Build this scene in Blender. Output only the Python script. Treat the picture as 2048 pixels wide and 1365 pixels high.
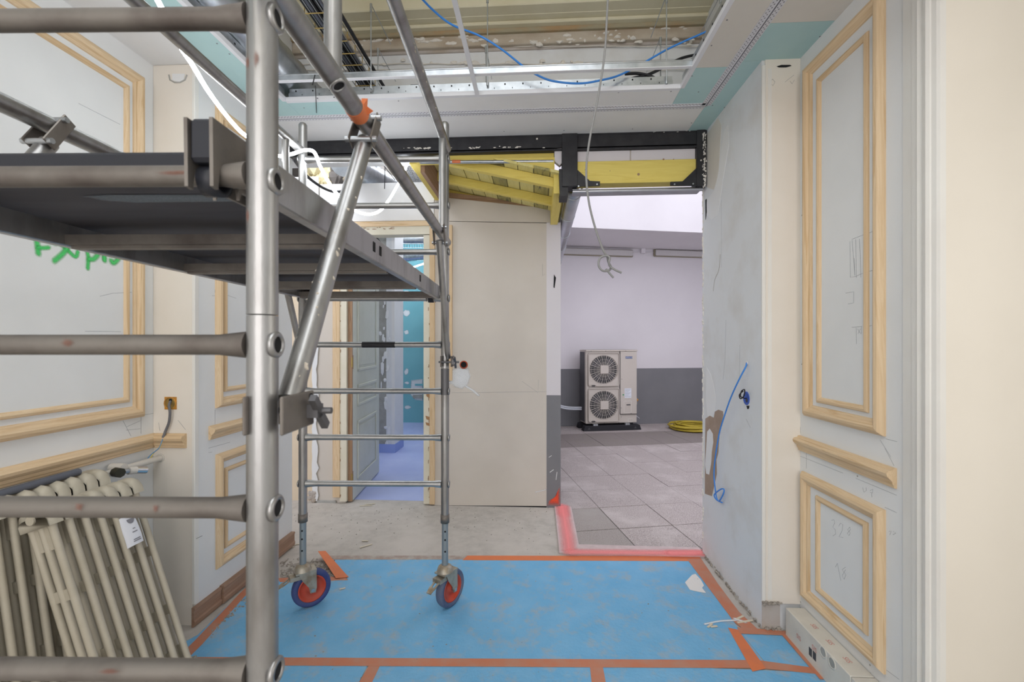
import bpy, math, random
from mathutils import Vector, Matrix
scene = bpy.context.scene
for _o in list(bpy.data.objects):
    bpy.data.objects.remove(_o, do_unlink=True)
COL = scene.collection
# ------------------------------------------------------------------ camera, world, lights, exposure
FPX = 880.0            # focal length in pixels of the 2048 wide frame
HV = 690.0             # horizon row
CH = 1.60              # camera height
YAW = math.atan(51.0 / FPX)
SA, CA = math.sin(YAW), math.cos(YAW)
cam_d = bpy.data.cameras.new('camera'); cam = bpy.data.objects.new('camera', cam_d); COL.objects.link(cam)
cam_d.sensor_width = 36.0; cam_d.lens = FPX * 36.0 / 2048.0
cam_d.shift_y = (HV - 682.5) / 2048.0
cam_d.clip_start = 0.02; cam_d.clip_end = 200
cam_d.dof.use_dof = True; cam_d.dof.focus_distance = 4.5; cam_d.dof.aperture_fstop = 5.0
cam.location = (0, 0, CH); cam.rotation_euler = (math.pi / 2, 0, YAW)
scene.camera = cam
scene.view_settings.view_transform = 'Standard'; scene.view_settings.look = 'None'
scene.view_settings.gamma = 1.0; scene.view_settings.use_curve_mapping = False
scene.view_settings.exposure = 0.0
world = bpy.data.worlds.new('overcast_sky'); scene.world = world; world.use_nodes = True
bg = world.node_tree.nodes['Background']
bg.inputs[0].default_value = (0.92, 0.92, 1.0, 1); bg.inputs[1].default_value = 1.9

def area_light(name, loc, rot, sx, sy, power, col):
    l = bpy.data.lights.new(name, 'AREA'); l.shape = 'RECTANGLE'; l.size = sx; l.size_y = sy
    l.energy = power; l.color = col
    o = bpy.data.objects.new(name, l); COL.objects.link(o); o.location = loc; o.rotation_euler = rot
    return o
# warm lights added at two assumed windows behind the camera, and unseen area lights for the rooms
area_light('assumed_window_fill', (-1.15, -3.05, 2.2), (math.radians(90), 0, 0), 1.25, 3.4, 31, (1.0, 0.91, 0.80))
area_light('assumed_window_fill.001', (0.55, -3.05, 2.2), (math.radians(90), 0, 0), 1.25, 3.4, 31, (1.0, 0.91, 0.80))
area_light('void_fill', (-0.38, -0.1, 4.24), (0, 0, 0), 2.0, 2.6, 62, (0.91, 0.95, 1.0))  # unseen area light added in the void to brighten floor and side walls
area_light('far_room_fill', (-2.1, 6.9, 4.15), (0, 0, 0), 1.4, 2.2, 120, (0.86, 0.92, 1.0))  # unseen area light added because no sky light gets in here
area_light('corridor_light', (-2.3, 3.9, 4.1), (0, 0, 0), 0.9, 0.6, 30, (0.9, 0.94, 1.0))  # area light added over the corridor, without a modelled fixture
area_light('vestibule_fill', (3.4, 0.9, 1.9), (0, math.radians(90), 0), 2.0, 1.2, 14, (1.0, 0.95, 0.88))  # light added inside the closed vestibule, which has no window

# ------------------------------------------------------------------ pixel -> place
def C(xr, d, z): return Vector((xr * CA - d * SA, xr * SA + d * CA, z))
def _r(u, v): return (u - 1024.0) / FPX, (HV - v) / FPX
def PD(u, v, d): rx, rz = _r(u, v); return C(rx * d, d, CH + rz * d)
def PX(u, v, X): rx, rz = _r(u, v); return PD(u, v, X / (rx * CA - SA))
def PY(u, v, Y): rx, rz = _r(u, v); return PD(u, v, Y / (rx * SA + CA))
def PZ(u, v, Z): rx, rz = _r(u, v); return PD(u, v, (Z - CH) / rz)

# ------------------------------------------------------------------ mesh builder
class MB:
    def __init__(s): s.v = []; s.f = []; s.m = []; s.s = []
    def add(s, vs, fs, m=0, sm=False):
        b = len(s.v); s.v += [Vector(p) for p in vs]
        for f in fs: s.f.append([i + b for i in f]); s.m.append(m); s.s.append(sm)
        return s
    def box(s, x0, x1, y0, y1, z0, z1, m=0):
        x0, x1 = min(x0, x1), max(x0, x1); y0, y1 = min(y0, y1), max(y0, y1); z0, z1 = min(z0, z1), max(z0, z1)
        return s.add([(x0,y0,z0),(x1,y0,z0),(x1,y1,z0),(x0,y1,z0),(x0,y0,z1),(x1,y0,z1),(x1,y1,z1),(x0,y1,z1)],
                     [(0,3,2,1),(4,5,6,7),(0,1,5,4),(1,2,6,5),(2,3,7,6),(3,0,4,7)], m)
    def obox(s, c, ax, ay, az, hx, hy, hz, m=0):
        c = Vector(c); ax = Vector(ax).normalized(); ay = Vector(ay).normalized(); az = Vector(az).normalized()
        vs = [c + ax*hx*i + ay*hy*j + az*hz*k for k in (-1,1) for i, j in ((-1,-1),(1,-1),(1,1),(-1,1))]
        return s.add(vs, [(0,3,2,1),(4,5,6,7),(0,1,5,4),(1,2,6,5),(2,3,7,6),(3,0,4,7)], m)
    def beam(s, p, q, w, h, up=(0,0,1), m=0):
        p, q = Vector(p), Vector(q); d = (q - p); L = d.length; d.normalize()
        side = d.cross(Vector(up)).normalized(); u = side.cross(d).normalized()
        return s.obox((p + q) / 2, d, side, u, L / 2, w / 2, h / 2, m)
    def tube(s, pts, r, n=12, m=0, sm=True, caps=True, closed=False):
        pts = [Vector(p) for p in pts]; N = len(pts)
        rs = r if isinstance(r, (list, tuple)) else [r] * N
        ts = []
        for i in range(N):
            a = pts[max(i-1, 0)] if not closed else pts[i-1]
            b = pts[min(i+1, N-1)] if not closed else pts[(i+1) % N]
            t = (b - a)
            if t.length < 1e-9: t = Vector((0,0,1))
            ts.append(t.normalized())
        ref = Vector((0,0,1)) if abs(ts[0].z) < 0.9 else Vector((1,0,0))
        u = ts[0].cross(ref).normalized(); vs = []
        for i in range(N):
            u = (u - ts[i] * u.dot(ts[i]))
            if u.length < 1e-6: u = ts[i].orthogonal()
            u.normalize(); w = ts[i].cross(u)
            for k in range(n):
                a = 2 * math.pi * k / n
                vs.append(pts[i] + (u * math.cos(a) + w * math.sin(a)) * rs[i])
        fs = []
        for i in range(N - (0 if closed else 1)):
            j = (i + 1) % N
            for k in range(n): fs.append((i*n+k, i*n+(k+1)%n, j*n+(k+1)%n, j*n+k))
        s.add(vs, fs, m, sm)
        if caps and not closed:
            s.add(vs[:n], [tuple(reversed(range(n)))], m); s.add(vs[-n:], [tuple(range(n))], m)
        return s
    def prism(s, pts, off, m=0):
        pts = [Vector(p) for p in pts]; off = Vector(off); n = len(pts)
        nr = Vector((0,0,0))
        for i in range(n):
            a, b = pts[i], pts[(i+1) % n]; nr += a.cross(b)
        if nr.dot(off) > 0: pts = pts[::-1]
        vs = pts + [p + off for p in pts]
        fs = [tuple(range(n)), tuple(reversed(range(n, 2*n)))]
        for i in range(n): fs.append((i, i + n, (i+1) % n + n, (i+1) % n))
        return s.add(vs, fs, m)
    def disc(s, c, nrm, r, th, n=20, m=0):
        c = Vector(c); nrm = Vector(nrm).normalized()
        return s.tube([c, c + nrm * th], r, n, m)
    def ring(s, c, axis, R, r, n=24, k=8, m=0, sq=False):
        c = Vector(c); a = Vector(axis).normalized(); u = a.orthogonal().normalized(); w = a.cross(u)
        s.tube([c + (u*math.cos(2*math.pi*i/n) + w*math.sin(2*math.pi*i/n)) * R for i in range(n)], r, k, m, True, False, True)
        return s
    def lathe(s, c, axis, prof, n=24, m=0, sm=True):
        # prof: list of (radius, along); closed profile ring
        c = Vector(c); a = Vector(axis).normalized(); u = a.orthogonal().normalized(); w = a.cross(u); N = len(prof); vs = []
        for (r, h) in prof:
            for k in range(n):
                t = 2*math.pi*k/n; vs.append(c + a*h + (u*math.cos(t) + w*math.sin(t)) * r)
        fs = []
        for i in range(N):
            j = (i+1) % N
            for k in range(n): fs.append((i*n+k, i*n+(k+1)%n, j*n+(k+1)%n, j*n+k))
        return s.add(vs, fs, m, sm)
    def sweep(s, A, B, prof_pts):
        pass
    def build(s, name, mats, parent=None, local=False, bevel=0, origin=None, seg=1):
        if not isinstance(mats, (list, tuple)): mats = [mats]
        me = bpy.data.meshes.new(name)
        if origin is None:
            if parent is not None: origin = Vector((0,0,0)) if local else Vector(parent.get('_w', (0,0,0)))
            else:
                xs = [p.x for p in s.v]; ys = [p.y for p in s.v]; zs = [p.z for p in s.v]
                origin = Vector(((min(xs)+max(xs))/2, (min(ys)+max(ys))/2, min(zs)))
        origin = Vector(origin)
        me.from_pydata([tuple(p - origin) for p in s.v], [], s.f)
        for mt in mats: me.materials.append(M[mt] if isinstance(mt, str) else mt)
        me.polygons.foreach_set('material_index', s.m); me.polygons.foreach_set('use_smooth', s.s)
        me.validate(); me.update()
        o = bpy.data.objects.new(name, me); COL.objects.link(o)
        if parent is not None:
            o.parent = parent
            if not local: o['_w'] = tuple(origin)
        else:
            o.location = origin; o['_w'] = tuple(origin)
        if bevel:
            b = o.modifiers.new('bevel', 'BEVEL'); b.width = bevel; b.segments = seg; b.limit_method = 'ANGLE'; b.angle_limit = math.radians(40)
        return o

def tag(o, label, cat=None, group=None, kind=None):
    o['label'] = label
    if cat: o['category'] = cat
    if group: o['group'] = group
    if kind: o['kind'] = kind
    return o
def empty(name, loc, label, cat, group=None, rot=(0,0,0), kind=None):
    o = bpy.data.objects.new(name, None); COL.objects.link(o); o.location = loc; o.rotation_euler = rot
    o.empty_display_size = 0.1; o['_w'] = tuple(loc)
    return tag(o, label, cat, group, kind)
def copy_tree(o, parent=None):
    c = o.copy(); COL.objects.link(c); c.parent = parent
    for ch in [x for x in o.children]: copy_tree(ch, c)
    return c
def arc(c, u, w, r, a0, a1, n):
    c = Vector(c); return [c + Vector(u)*r*math.cos(a0+(a1-a0)*i/n) + Vector(w)*r*math.sin(a0+(a1-a0)*i/n) for i in range(n+1)]
def smooth_path(pts, k=6):
    pts = [Vector(p) for p in pts]; out = []
    for i in range(len(pts) - 1):
        p0 = pts[max(i-1,0)]; p1 = pts[i]; p2 = pts[i+1]; p3 = pts[min(i+2, len(pts)-1)]
        for j in range(k):
            t = j / k
            out.append(0.5*((2*p1) + (p2-p0)*t + (2*p0-5*p1+4*p2-p3)*t*t + (3*p1-p0-3*p2+p3)*t**3))
    out.append(pts[-1]); return out
def lump(mb, c, rx, ry, rz, rnd, m=0, rough=0.3):
    # small irregular faceted blob
    t = (1 + 5**0.5) / 2
    vs = [(-1,t,0),(1,t,0),(-1,-t,0),(1,-t,0),(0,-1,t),(0,1,t),(0,-1,-t),(0,1,-t),(t,0,-1),(t,0,1),(-t,0,-1),(-t,0,1)]
    fs = [(0,11,5),(0,5,1),(0,1,7),(0,7,10),(0,10,11),(1,5,9),(5,11,4),(11,10,2),(10,7,6),(7,1,8),(3,9,4),(3,4,2),(3,2,6),(3,6,8),(3,8,9),(4,9,5),(2,4,11),(6,2,10),(8,6,7),(9,8,1)]
    c = Vector(c); out = []
    for v in vs:
        q = Vector(v).normalized() * (1 + rnd.uniform(-rough, rough)); out.append(c + Vector((q.x*rx, q.y*ry, q.z*rz)))
    mb.add(out, fs, m)
def text_mesh(mb, body, size, origin, right, up, m=0, align='LEFT', thick=0.0006):
    cu = bpy.data.curves.new('t', 'FONT'); cu.body = body; cu.size = size; cu.align_x = align; cu.resolution_u = 2
    ob = bpy.data.objects.new('t', cu); me = bpy.data.meshes.new_from_object(ob)
    R, U = Vector(right).normalized(), Vector(up).normalized(); N = R.cross(U)
    o = Vector(origin)
    mb.add([o + R*v.co.x + U*v.co.y + N*thick for v in me.vertices], [tuple(p.vertices) for p in me.polygons], m)
    bpy.data.objects.remove(ob); bpy.data.curves.remove(cu); bpy.data.meshes.remove(me)
# soft sprayed ribbon: alpha kept in a point attribute
def soft_ribbon(name, mat, strokes, nrm, parent, off=0.0015):
    vs, fs, al = [], [], []; nrm = Vector(nrm).normalized()
    lift = 0
    for pts, w in strokes:
        lift += 0.00012
        pts = smooth_path(pts, 5) if len(pts) > 2 else [Vector(p) for p in pts]
        d0 = (pts[1]-pts[0]).normalized(); d1 = (pts[-1]-pts[-2]).normalized()
        pts = [pts[0]-d0*w*0.5] + pts + [pts[-1]+d1*w*0.5]
        n = len(pts); b = len(vs)
        for i, p in enumerate(pts):
            t = (pts[min(i+1,n-1)] - pts[max(i-1,0)]).normalized(); sd = nrm.cross(t).normalized()
            e = 0.0 if i in (0, n-1) else 1.0
            for k, a in ((-1,0),(-0.55,0.55),(0,1.15),(0.55,0.55),(1,0)):
                vs.append(p + sd*w*0.5*k*(0.75 if e == 0 else 1) + nrm*(off+lift)); al.append(a*e)
        for i in range(n-1):
            for k in range(4): fs.append((b+i*5+k, b+i*5+k+1, b+(i+1)*5+k+1, b+(i+1)*5+k))
    me = bpy.data.meshes.new(name); origin = Vector(parent.get('_w', (0,0,0)))
    me.from_pydata([tuple(p-origin) for p in vs], [], fs)
    at = me.attributes.new('mask', 'FLOAT', 'POINT'); at.data.foreach_set('value', al)
    me.materials.append(M[mat]); me.update()
    o = bpy.data.objects.new(name, me); COL.objects.link(o); o.parent = parent; return o
def soft_patch(name, mat, pts, nrm, parent, off=0.0015, inner=0.55):
    # sprayed patch fading out to its rim
    pts = [Vector(p) for p in pts]; nrm = Vector(nrm).normalized(); n = len(pts); c = sum(pts, Vector())/n
    vs = [c + nrm*off] + [c+(p-c)*inner + nrm*off for p in pts] + [p + nrm*off for p in pts]
    al = [1.0] + [0.85]*n + [0.0]*n; fs = []
    for i in range(n):
        j = (i+1) % n; fs.append((0, 1+i, 1+j)); fs.append((1+i, 1+n+i, 1+n+j, 1+j))
    me = bpy.data.meshes.new(name); origin = Vector(parent.get('_w', (0,0,0)))
    me.from_pydata([tuple(p-origin) for p in vs], [], fs)
    at = me.attributes.new('mask', 'FLOAT', 'POINT'); at.data.foreach_set('value', al)
    me.materials.append(M[mat]); me.update()
    o = bpy.data.objects.new(name, me); COL.objects.link(o); o.parent = parent; return o

# ------------------------------------------------------------------ materials
M = {}
def _new(name):
    m = bpy.data.materials.new(name); m.use_nodes = True; M[name] = m
    nt = m.node_tree; return m, nt, nt.nodes['Principled BSDF']
def _coords(nt, scale=(1,1,1), rot=(0,0,0)):
    tc = nt.nodes.new('ShaderNodeTexCoord'); mp = nt.nodes.new('ShaderNodeMapping')
    mp.inputs['Scale'].default_value = scale; mp.inputs['Rotation'].default_value = rot
    nt.links.new(tc.outputs['Object'], mp.inputs['Vector']); return mp.outputs['Vector']
def _noise(nt, vec, scale, detail=4, rough=0.55, dist=0.0):
    n = nt.nodes.new('ShaderNodeTexNoise'); n.inputs['Scale'].default_value = scale; n.inputs['Detail'].default_value = detail
    n.inputs['Roughness'].default_value = rough; n.inputs['Distortion'].default_value = dist
    nt.links.new(vec, n.inputs['Vector']); return n.outputs['Fac']
def _ramp(nt, fac, stops):
    r = nt.nodes.new('ShaderNodeValToRGB'); el = r.color_ramp.elements
    while len(el) < len(stops): el.new(0.5)
    for e, (p, c) in zip(el, stops): e.position = p; e.color = (c[0], c[1], c[2], 1)
    nt.links.new(fac, r.inputs['Fac']); return r.outputs['Color']
def _mix(nt, fac, a, b):
    x = nt.nodes.new('ShaderNodeMix'); x.data_type = 'RGBA'
    if isinstance(fac, (int, float)): x.inputs[0].default_value = fac
    else: nt.links.new(fac, x.inputs[0])
    for sock, val in ((x.inputs[6], a), (x.inputs[7], b)):
        if isinstance(val, tuple): sock.default_value = (val[0], val[1], val[2], 1)
        else: nt.links.new(val, sock)
    return x.outputs[2]
def _bump(nt, b, h, strength, dist=0.01):
    n = nt.nodes.new('ShaderNodeBump'); n.inputs['Strength'].default_value = strength; n.inputs['Distance'].default_value = dist
    nt.links.new(h, n.inputs['Height']); nt.links.new(n.outputs['Normal'], b.inputs['Normal'])
def flat(name, c, rough=0.6, metal=0.0, c2=None, scale=6.0, lo=0.4, hi=0.65, bump=0.0, bscale=60.0, stretch=(1,1,1), spec=0.4):
    m, nt, b = _new(name); b.inputs['Roughness'].default_value = rough; b.inputs['Metallic'].default_value = metal
    b.inputs['Specular IOR Level'].default_value = spec
    if c2 or bump: vec = _coords(nt, stretch)
    if c2: nt.links.new(_ramp(nt, _noise(nt, vec, scale, 5), [(lo, c), (hi, c2)]), b.inputs['Base Color'])
    else: b.inputs['Base Color'].default_value = (*c, 1)
    if bump: _bump(nt, b, _noise(nt, vec, bscale, 3), bump)
    return m
def speckle(name, stops, scale, big=None, bigscale=1.5, rough=0.85, bump=0.2, lo=0.45, hi=0.65):
    m, nt, b = _new(name); b.inputs['Roughness'].default_value = rough; b.inputs['Specular IOR Level'].default_value = 0.25
    vec = _coords(nt); f = _noise(nt, vec, scale, 4, 0.7); col = _ramp(nt, f, stops)
    if big: 
        bf = _ramp(nt, _noise(nt, vec, bigscale, 5, 0.6), [(lo, (0,0,0)), (hi, (1,1,1))]); col = _mix(nt, bf, col, big)
    nt.links.new(col, b.inputs['Base Color'])
    if bump: _bump(nt, b, f, bump, 0.004)
    return m
def wood(name, light, dark, axis, rough=0.55, freq=26, knots=True):
    m, nt, b = _new(name); b.inputs['Roughness'].default_value = rough; b.inputs['Specular IOR Level'].default_value = 0.3
    sc = [freq]*3; sc[axis] = 1.3
    vec = _coords(nt, tuple(sc)); f = _noise(nt, vec, 1.0, 5, 0.6, 1.2)
    col = _ramp(nt, f, [(0.36, dark), (0.47, light), (0.56, tuple(0.5*(a+d) for a, d in zip(light, dark))), (0.66, light)])
    vec2 = _coords(nt, tuple(x*0.16 for x in sc)); f2 = _noise(nt, vec2, 1.0, 2)
    col = _mix(nt, _ramp(nt, f2, [(0.4, (0,0,0)), (0.75, (0.55,0.55,0.55))]), col, dark)
    nt.links.new(col, b.inputs['Base Color']); _bump(nt, b, f, 0.08, 0.003); return m
def emit(name, col, strength):
    m, nt, b = _new(name); b.inputs['Base Color'].default_value = (*col, 1); b.inputs['Emission Color'].default_value = (*col, 1)
    b.inputs['Emission Strength'].default_value = strength; return m
def spray(name, col, amt=1.0):
    m, nt, b = _new(name); b.inputs['Base Color'].default_value = (*col, 1); b.inputs['Roughness'].default_value = 0.7
    at = nt.nodes.new('ShaderNodeAttribute'); at.attribute_name = 'mask'
    nz = _noise(nt, _coords(nt), 240, 2, 0.6)
    mt = nt.nodes.new('ShaderNodeMath'); mt.operation = 'MULTIPLY_ADD'; nt.links.new(nz, mt.inputs[0]); mt.inputs[1].default_value = 0.7*amt; mt.inputs[2].default_value = 0.6*amt
    m2 = nt.nodes.new('ShaderNodeMath'); m2.operation = 'MULTIPLY'; m2.use_clamp = True
    nt.links.new(mt.outputs[0], m2.inputs[0]); nt.links.new(at.outputs['Fac'], m2.inputs[1]); nt.links.new(m2.outputs[0], b.inputs['Alpha']); return m

flat('corridor_cream', (0.74,0.62,0.46), 0.7, c2=(0.70,0.58,0.43), scale=2.0)
flat('wall_white', (0.79,0.80,0.80), 0.75, c2=(0.74,0.75,0.75), scale=1.6, bump=0.03, bscale=30)
flat('wall_cream', (0.80,0.75,0.68), 0.7, c2=(0.76,0.71,0.63), scale=2.0, bump=0.03)
flat('casing_white', (0.80,0.79,0.75), 0.5, c2=(0.77,0.75,0.71), scale=3.0)
flat('jamb_beige', (0.82,0.77,0.68), 0.6, c2=(0.79,0.74,0.65), scale=1.5)
flat('board_white', (0.80,0.80,0.80), 0.8, c2=(0.76,0.76,0.76), scale=2.5)
flat('board_beige', (0.70,0.67,0.62), 0.85, c2=(0.66,0.63,0.58), scale=2.5)
flat('board_green', (0.46,0.65,0.65), 0.85, c2=(0.42,0.61,0.62), scale=3.0)
flat('partition_board', (0.66,0.61,0.55), 0.8, c2=(0.62,0.57,0.51), scale=1.8)
flat('far_green', (0.20,0.48,0.54), 0.8, c2=(0.18,0.45,0.51), scale=2)
flat('filler', (0.78,0.79,0.80), 0.8)
flat('brown_plaster', (0.36,0.27,0.21), 0.9, c2=(0.40,0.31,0.25), scale=9, bump=0.2)
flat('old_plaster', (0.50,0.46,0.43), 0.9, c2=(0.42,0.36,0.30), scale=5, bump=0.35, bscale=24)
flat('plaster_cool', (0.73,0.75,0.77), 0.85, c2=(0.64,0.63,0.61), scale=3.2, lo=0.5, hi=0.8, bump=0.15, bscale=12)
flat('block_grey', (0.34,0.34,0.31), 0.9, c2=(0.42,0.42,0.40), scale=8, bump=0.3, bscale=40)
flat('cornice_cream', (0.70,0.66,0.50), 0.7, c2=(0.64,0.59,0.42), scale=2.5)
flat('cornice_shade', (0.42,0.37,0.20), 0.75, c2=(0.36,0.30,0.16), scale=3)  # olive shadow between the cornice steps, painted as a colour
flat('cornice_rust', (0.36,0.32,0.22), 0.85, c2=(0.42,0.24,0.10), scale=7, lo=0.45, hi=0.72, bump=0.3, bscale=26, stretch=(0.4,1,1))
flat('cornice_tan', (0.52,0.46,0.38), 0.9, c2=(0.36,0.28,0.20), scale=6, lo=0.45, hi=0.75, bump=0.5, bscale=22, stretch=(0.5,1,1))
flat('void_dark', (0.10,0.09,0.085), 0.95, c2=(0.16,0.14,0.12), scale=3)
speckle('concrete', [(0.3,(0.40,0.37,0.34)),(0.6,(0.50,0.47,0.43))], 9, big=(0.55,0.51,0.47), bigscale=1.3, bump=0.12)
speckle('rough_ground', [(0.35,(0.16,0.14,0.12)),(0.6,(0.42,0.39,0.35))], 40, bump=0.6)
speckle('paver', [(0.36,(0.27,0.23,0.22)),(0.64,(0.58,0.52,0.51))], 110, big=(0.56,0.51,0.50), bigscale=2.6, bump=0.25, lo=0.5, hi=0.75)
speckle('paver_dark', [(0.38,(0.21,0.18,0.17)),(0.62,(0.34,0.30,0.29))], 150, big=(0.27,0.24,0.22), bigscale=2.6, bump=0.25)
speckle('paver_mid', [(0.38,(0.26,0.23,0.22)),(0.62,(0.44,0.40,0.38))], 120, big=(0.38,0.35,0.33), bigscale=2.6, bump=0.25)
flat('joint_dark', (0.10,0.09,0.09), 0.95)
speckle('curb', [(0.35,(0.52,0.42,0.42)),(0.65,(0.60,0.50,0.50))], 14, bump=0.2)
spray('spray_pink', (1.0,0.30,0.30), 0.75); spray('spray_red', (1.0,0.10,0.03)); spray('spray_green', (0.07,0.62,0.15))
spray('scuff_white', (0.82,0.84,0.86)); spray('scuff_dark', (0.16,0.14,0.13)); spray('scuff_blue', (0.10,0.14,0.62)); spray('rust_stain', (0.22,0.08,0.05), 0.6)
flat('ext_white', (0.74,0.71,0.74), 0.85, c2=(0.70,0.67,0.70), scale=0.9, bump=0.05)
flat('ext_grey', (0.20,0.20,0.215), 0.8, c2=(0.22,0.22,0.235), scale=1.5)
flat('film_floor', (0.44,0.50,0.78), 0.5, c2=(0.38,0.44,0.74), scale=2.2)
flat('film_blue', (0.30,0.39,0.76), 0.5)
flat('sheet', (0.15,0.43,0.71), 0.6, c2=(0.21,0.48,0.74), scale=5, lo=0.35, hi=0.75, bump=0.35, bscale=45)
m, nt, b = M['sheet'], M['sheet'].node_tree, M['sheet'].node_tree.nodes['Principled BSDF']
_v = _coords(nt); _d = _ramp(nt, _noise(nt, _v, 7, 6, 0.7), [(0.50,(0,0,0)),(0.70,(0.75,0.75,0.75))])
nt.links.new(_mix(nt, _d, b.inputs['Base Color'].links[0].from_socket, (0.40,0.43,0.45)), b.inputs['Base Color'])
flat('tape', (0.55,0.20,0.11), 0.55, c2=(0.50,0.25,0.17), scale=8, bump=0.1)
flat('tape_bright', (0.72,0.20,0.07), 0.5, c2=(0.66,0.19,0.08), scale=10)
flat('tape_dusty', (0.36,0.28,0.24), 0.8, c2=(0.46,0.42,0.38), scale=14)
for i, ax in enumerate('xyz'):
    wood('pine_' + ax, (0.76,0.59,0.39), (0.62,0.43,0.24), i)
    wood('yellow_' + ax, (0.82,0.68,0.19), (0.72,0.57,0.13), i, freq=16)
    wood('oldwood_' + ax, (0.40,0.26,0.16), (0.26,0.15,0.09), i)
wood('plank_y', (0.78,0.70,0.30), (0.66,0.58,0.20), 1, freq=14)
wood('plank_mould', (0.50,0.44,0.16), (0.14,0.14,0.08), 1, freq=9)
wood('pine_dark_z', (0.46,0.27,0.13), (0.30,0.15,0.07), 2)
flat('base_brown', (0.30,0.18,0.12), 0.7, c2=(0.36,0.24,0.17), scale=5, stretch=(8,0.6,8))
flat('black_steel', (0.018,0.018,0.022), 0.5, c2=(0.03,0.03,0.034), scale=12)
flat('flake_white', (0.72,0.69,0.64), 0.9)
flat('alu', (0.40,0.40,0.40), 0.37, 0.9, c2=(0.26,0.25,0.24), scale=5, lo=0.45, hi=0.75, bump=0.05, bscale=40, stretch=(3,3,1))
flat('alu_dirty', (0.24,0.22,0.20), 0.55, 0.75, c2=(0.13,0.11,0.10), scale=7, lo=0.45, hi=0.75, bump=0.06, bscale=50)
flat('alu_clean', (0.50,0.50,0.50), 0.34, 0.9, c2=(0.40,0.40,0.40), scale=8)
flat('galv', (0.52,0.55,0.58), 0.35, 0.9, c2=(0.40,0.43,0.46), scale=14, stretch=(1,1,1))
flat('zinc', (0.50,0.51,0.56), 0.38, 0.85, c2=(0.42,0.43,0.47), scale=3)
flat('steel_dark', (0.16,0.16,0.17), 0.5, 0.8)
flat('plaster_drip', (0.58,0.53,0.45), 0.9)
flat('leg_blue', (0.28,0.34,0.38), 0.45, 0.6, c2=(0.34,0.36,0.36), scale=7)
flat('hole_black', (0.012,0.012,0.014), 0.9)
flat('deck_under', (0.055,0.055,0.065), 0.7, c2=(0.085,0.085,0.10), scale=2.5, stretch=(0.5,3,1))
flat('deck_top', (0.09,0.07,0.06), 0.8)
flat('black_plastic', (0.02,0.022,0.03), 0.45)
flat('white_metal', (0.74,0.75,0.79), 0.4)
flat('perf_white', (0.68,0.68,0.72), 0.5)
flat('groove_grey', (0.17,0.17,0.20), 0.6)
flat('tyre_blue', (0.035,0.055,0.20), 0.6, c2=(0.06,0.08,0.20), scale=9)
flat('tyre_grey', (0.08,0.11,0.20), 0.65, c2=(0.14,0.16,0.22), scale=9)
flat('rim_red', (0.56,0.06,0.025), 0.5, c2=(0.44,0.08,0.05), scale=12)
flat('caster_steel', (0.45,0.42,0.36), 0.5, 0.7, c2=(0.30,0.23,0.15), scale=16, lo=0.45, hi=0.7)
flat('rad_cream', (0.52,0.48,0.39), 0.5, c2=(0.47,0.43,0.34), scale=8, bump=0.04, bscale=90)
flat('pipe_white', (0.66,0.63,0.58), 0.5); flat('knob_dark', (0.03,0.03,0.02), 0.5); flat('chrome', (0.7,0.7,0.73), 0.12, 1.0)
flat('brass', (0.45,0.33,0.12), 0.4, 0.8); flat('ochre', (0.62,0.30,0.05), 0.6, c2=(0.45,0.22,0.05), scale=30)
flat('socket_red', (0.40,0.06,0.02), 0.6); flat('socket_blue', (0.06,0.13,0.52), 0.6)
flat('cable_grey', (0.14,0.14,0.15), 0.55); flat('cable_lightgrey', (0.27,0.27,0.27), 0.5); flat('cable_blue', (0.05,0.25,0.72), 0.4)
flat('cable_black', (0.015,0.016,0.02), 0.5); flat('wire_yellow', (0.60,0.48,0.06), 0.5); flat('wire_blue', (0.10,0.30,0.60), 0.5)
flat('conduit_slate', (0.11,0.12,0.15), 0.5); flat('hose_yellow', (0.50,0.38,0.04), 0.5)
flat('ac_cream', (0.58,0.53,0.48), 0.5, c2=(0.56,0.51,0.46), scale=2); flat('ac_dark', (0.06,0.06,0.065), 0.6)
flat('ac_fin', (0.10,0.10,0.11), 0.6); flat('label_white', (0.72,0.75,0.82), 0.5); flat('label_blue', (0.05,0.09,0.24), 0.4)
flat('rubber_black', (0.02,0.02,0.025), 0.7); flat('green_dot', (0.05,0.35,0.15), 0.5); flat('print_grey', (0.25,0.25,0.28), 0.7)
flat('print_red', (0.66,0.28,0.24), 0.7); flat('pencil', (0.25,0.26,0.28), 0.8)
flat('lamp_diffuser', (0.55,0.53,0.53), 0.4); flat('lamp_edge', (0.30,0.27,0.20), 0.6)
flat('insulation', (0.62,0.55,0.33), 0.95, c2=(0.50,0.42,0.24), scale=9, bump=0.6, bscale=20)
flat('paper', (0.80,0.78,0.76), 0.8); flat('door_paint', (0.66,0.68,0.62), 0.5, c2=(0.62,0.64,0.57), scale=4)
flat('frame_cream', (0.76,0.72,0.60), 0.5, c2=(0.70,0.66,0.53), scale=5); flat('gypsum', (0.70,0.67,0.60), 0.8, c2=(0.62,0.59,0.53), scale=6)
flat('debris', (0.42,0.39,0.35), 0.95, c2=(0.25,0.22,0.19), scale=30); flat('chip_pale', (0.66,0.60,0.48), 0.9)
flat('foil', (0.72,0.78,0.84), 0.22, 0.95, c2=(0.5,0.58,0.66), scale=30); flat('pane_blue', (0.20,0.33,0.45), 0.3)
emit('led', (0.90,0.95,1.0), 23.0)
spray('scuff_beige', (0.50,0.46,0.40), 0.7); spray('scuff_deck', (0.22,0.26,0.30), 0.8)
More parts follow.
